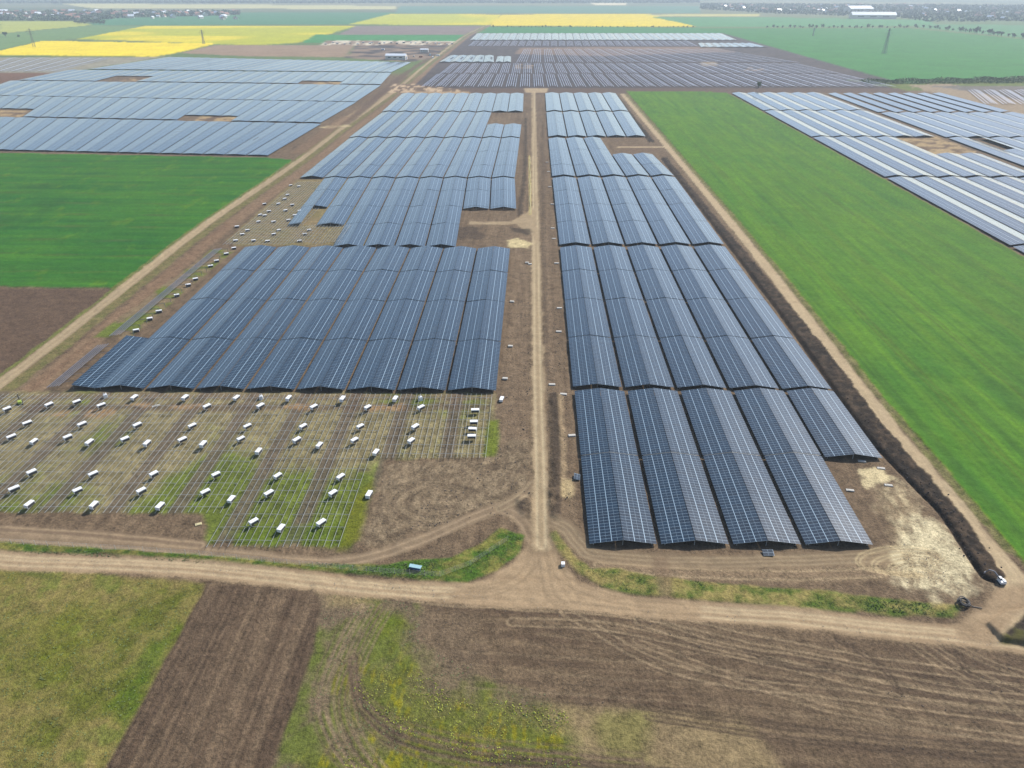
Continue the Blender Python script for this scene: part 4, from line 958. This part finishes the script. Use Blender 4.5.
def tree_mesh(seed, mat, R0=3.2, Hh=8.0, bush=False):
    rg = random.Random(seed); root = empty('tree' if not bush else 'bush', (0, 0, 0))
    mb = MB()
    mb.bar((0, 0, 0), (.1, 0, Hh*.5), .4 if not bush else .2)
    for k in range(5):
        t = k*1.3; mb.bar((.1, 0, Hh*(.3+.04*k)), (R0*.6*math.cos(t), R0*.6*math.sin(t), Hh*.62+.3*k), .16)
    mb.build('trunk', M['bark'], root)
    mb = MB(); cl_ = [(rg.gauss(0, R0*.42), rg.gauss(0, R0*.42), Hh*.62+rg.gauss(0, Hh*.14), rg.uniform(.5, 1.2)) for _ in range(16)]
    for cx, cy, cz, s in cl_:
        for _ in range(34):
            d = np.array([rg.gauss(0, 1) for _ in range(3)]); d /= np.linalg.norm(d); p = np.array((cx, cy, cz))+d*R0*.36*s*rg.uniform(.5, 1.05)
            a = np.array([rg.gauss(0, 1) for _ in range(3)]); a /= np.linalg.norm(a); b = np.cross(a, d); b /= np.linalg.norm(b)+1e-6; q = rg.uniform(.25, .5)
            mb.quad([p-a*q-b*q*.6, p+a*q-b*q*.6, p+a*q+b*q*.6, p-a*q+b*q*.6])
    mb.build('crown', mat, root); reg(root); return root
protos = [tree_mesh(1, M['leaf']), tree_mesh(2, M['leaf2'], 2.8, 7), tree_mesh(3, M['leaf'], 3.8, 9.5)]
uset = [False]*3
def tree(u, v, s, k, label, group):
    x, y = pt(u, v)
    if uset[k]: o = copy_tree(protos[k])
    else: o = protos[k]; uset[k] = True
    o.location = (x, y, 0); o.rotation_euler.z = random.uniform(0, 6.28); o.scale = (s*random.uniform(.85, 1.2),)*3; setp(o, label, 'tree', group)
for j in range(60): tree(494+j*3.4+random.uniform(-1.5, 1.5), 27.6+random.uniform(-.1, .2), random.uniform(.4, .75), random.randrange(3), 'small dark tree in the hedge line along the front of the yellow field', 'trees under the yellow field')
for j in range(34): tree(768+j*5+random.uniform(-2, 2), 28.2, random.uniform(.7, 1.2), random.randrange(3), 'small tree in the line behind the far green field', 'trees behind the far green field')
for j in range(26): t = j/25; tree(932+t*105+random.uniform(-2, 2), 29.0+t*11, random.uniform(1.0, 1.6), random.choice((0, 2)), 'dark tree in the slanting line at far right', 'trees in the slanting far right line')
for j in range(22): t = j/21; tree(75+t*30, 23.5+random.uniform(-.6, 1), random.uniform(.9, 1.6), random.randrange(3), 'tree in the clump at the left end of the far green field', 'trees by the left town')
tree(758.5, 87.5, .9, 1, 'single green tree at the front edge of the dark back field', None)
tree(0+6, 37, 1.4, 0, 'round tree left of the pale green field edge', None); tree(19, 37.5, 1.1, 1, 'lone small tree on the pale green field', None)
# reed-like hedge at right (uncountable)
def foliage(name, label, P, n, s, hz, mat, seed, cat='hedge'):
    rg = np.random.default_rng(seed); mb = MB(); P = pts(P); xs = [p[0] for p in P]; ys = [p[1] for p in P]
    k = 0
    while k < n:
        x = rg.uniform(min(xs), max(xs)); y = rg.uniform(min(ys), max(ys)); c = False
        for i in range(len(P)):
            ax, ay = P[i]; bx_, by_ = P[i-1]
            if (ay > y) != (by_ > y) and x < (bx_-ax)*(y-ay)/(by_-ay)+ax: c = not c
        if not c: continue
        k += 1; z = hz*rg.uniform(.1, 1)*(.6+.4*math.sin(x*.11+y*.07)); a = rg.normal(0, 1, 3); a /= np.linalg.norm(a); b = np.cross(a, rg.normal(0, 1, 3)); b /= np.linalg.norm(b); q = s*rg.uniform(.5, 1.2); p = np.array((x, y, z))
        mb.quad([p-a*q-b*q, p+a*q-b*q, p+a*q+b*q, p-a*q+b*q])
    setp(mb.build(name, mat), label, cat, None, 'stuff')
foliage('hedge', 'pale green brushwood strip between far green field and right panels', [(858, 81), (1060, 77), (1060, 83), (868, 84.5)], 9000, .55, 3.2, M['leaf2'], 11)
foliage('town_trees', 'mass of trees among the houses of the left town', [(-40, 12.5), (90, 12), (240, 12), (240, 15), (120, 18), (95, 21), (-40, 20.5)], 16000, 3.2, 10, M['leaf'], 12, 'trees')
foliage('distant_wood', 'far-off bluish wood and gardens behind the right fields', [(700, 4), (1060, 6), (1060, 21), (930, 22), (900, 18), (760, 13), (700, 9)], 15000, 3.6, 9, M['leaf'], 13, 'trees')
foliage('distant_wood', 'thin far-off wood line beyond the left pale yellow field', [(-40, 1.5), (700, 1.0), (700, 3.0), (-40, 3.5)], 9000, 5, 9, M['leaf'], 14, 'trees')
# houses of the two towns
def house_proto(wm, rm):
    root = empty('house', (0, 0, 0)); mb = MB(); mb.box(0, 0, 2, 11, 8, 4)
    for sx in (-1, 1): mb.quad([(sx*5.5, -4, 4), (sx*5.5, 4, 4), (sx*5.5, 0, 7)])
    mb.build('wall', M[wm], root); mb = MB()
    for s in (-1, 1): mb.hexa([(-6, s*4.6, 3.5), (6, s*4.6, 3.5), (6, 0, 7), (-6, 0, 7), (-6, s*4.6, 3.8), (6, s*4.6, 3.8), (6, 0, 7.3), (-6, 0, 7.3)])
    mb.build('roof', M[rm], root); reg(root); return root
hp = [house_proto('wall', 'roofr'), house_proto('wall', 'roofw'), house_proto('wall', 'roofr')]; hu = [False]*3
def house(u, v, s, label, group):
    k = random.randrange(3)
    if hu[k]: o = copy_tree(hp[k])
    else: o = hp[k]; hu[k] = True
    x, y = pt(u, v); o.location = (x, y, 0); o.rotation_euler.z = random.uniform(0, 3.14); o.scale = (s,)*3; setp(o, label, 'house', group)
for j in range(130): house(random.uniform(-20, 240), 12.5+random.random()**1.3*7.5*(1 if random.random() < .6 else .5), random.uniform(1.1, 2.0), 'small pale house among trees in the left far town', 'houses of the left far town')
for j in range(130):
    u = random.uniform(720, 1040); house(u, random.uniform(5, 9+(u-700)*.035), random.uniform(1.0, 1.7), 'small pale house among trees in the right far town', 'houses of the right far town')
shed(872, 18.5, 150, 50, 12, R(-8), 'long white industrial hall beyond the far green field', name='industrial_hall'); shed(858, 12, 110, 60, 14, R(10), 'broad pale hall behind the long white hall', name='industrial_hall')

def pylon(u, v, h, label):
    x, y = pt(u, v); root = empty('power_pylon', (x, y, 0), R(random.uniform(20, 60))); setp(root, label, 'pylon', 'power pylons in the far fields')
    mb = MB(); w0, w1 = h*.07, h*.015; n = 7
    for sx, sy in ((-1, -1), (1, -1), (1, 1), (-1, 1)): mb.bar((sx*w0, sy*w0, 0), (sx*w1, sy*w1, h), .3)
    for k in range(n):
        a, b = k/n, (k+1)/n; wa, wb = lerp(w0, w1, a), lerp(w0, w1, b); Q = [(-1, -1), (1, -1), (1, 1), (-1, 1)]
        for i in range(4):
            p, q = Q[i], Q[(i+1) % 4]; mb.bar((p[0]*wa, p[1]*wa, a*h), (q[0]*wb, q[1]*wb, b*h), .16); mb.bar((q[0]*wa, q[1]*wa, a*h), (p[0]*wb, p[1]*wb, b*h), .16); mb.bar((p[0]*wb, p[1]*wb, b*h), (q[0]*wb, q[1]*wb, b*h), .14)
    mb.build('lattice_tower', M['steel_dim'], root)
    for z, l in ((.72, .17), (.82, .22), (.92, .15)):
        mb = MB()
        for s in (-1, 1): mb.bar((0, 0, z*h+1), (s*l*h, 0, z*h), .25); mb.bar((0, 0, z*h-.6), (s*l*h, 0, z*h), .18); mb.bar((s*l*h, 0, z*h), (s*l*h, 0, z*h-1.5), .14)
        mb.build('crossarm', M['steel_dim'], root)
pylon(34.5, 47.5, 33, 'lattice pylon in the left yellow field'); pylon(204, 44.5, 27, 'lattice pylon at the right end of the left yellow field')
pylon(884, 54, 40, 'tall lattice pylon in the big far green field'); pylon(813, 36, 18, 'small lattice pylon at the back of the far green field')

# ------------------------------------------------------------------ haze, light, camera
mb = MB(); mb.box(0, 0, 54, 32000, 32000, 112.4); hz = mb.build('haze', None or M['white'])
hm = bpy.data.materials.new('haze_air'); hm.use_nodes = True; nt = hm.node_tree; nt.nodes.clear()
out = nt.nodes.new('ShaderNodeOutputMaterial'); pv = nt.nodes.new('ShaderNodeVolumePrincipled'); pv.inputs['Color'].default_value = (.76, .88, 1.0, 1)
pv.inputs['Density'].default_value = 1.5e-4; pv.inputs['Anisotropy'].default_value = .1; nt.links.new(pv.outputs[0], out.inputs['Volume'])
hz.data.materials.clear(); hz.data.materials.append(hm); hz['kind'] = 'stuff'; hz['label'] = 'pale blue haze over the far land'; hz['category'] = 'haze'

SAZ, SEL = 50.0, 42.0       # sun: clockwise from +Y, above horizon
w = bpy.data.worlds.new('World'); scene.world = w; w.use_nodes = True; nt = w.node_tree
sky = nt.nodes.new('ShaderNodeTexSky'); sky.sky_type = 'NISHITA'; sky.sun_disc = False; sky.sun_elevation = R(SEL); sky.sun_rotation = R(SAZ)
sky.dust_density = 1.0; sky.air_density = 1.0
bg = nt.nodes['Background']; bg.inputs[1].default_value = .122; nt.links.new(sky.outputs[0], bg.inputs[0])
sd = bpy.data.lights.new('sun', 'SUN'); sd.energy = 4.9; sd.angle = R(.55); sd.color = (1, .96, .90)
so = bpy.data.objects.new('sun', sd); col.objects.link(so)
from mathutils import Vector
dirv = Vector((math.sin(R(SAZ))*math.cos(R(SEL)), math.cos(R(SAZ))*math.cos(R(SEL)), math.sin(R(SEL))))
so.rotation_euler = dirv.to_track_quat('Z', 'Y').to_euler()
cd = bpy.data.cameras.new('camera'); cd.sensor_width = 36; cd.lens = F/1024*36; cd.clip_start = 1; cd.clip_end = 40000
co = bpy.data.objects.new('camera', cd); co.location = (0, 0, H); co.rotation_euler = (math.pi/2-PITCH, 0, YAW); col.objects.link(co); scene.camera = co
scene.view_settings.view_transform = 'Standard'; scene.view_settings.look = 'None'; scene.view_settings.exposure = 0.38; scene.view_settings.gamma = 1
scene.render.resolution_x = 1024; scene.render.resolution_y = 768
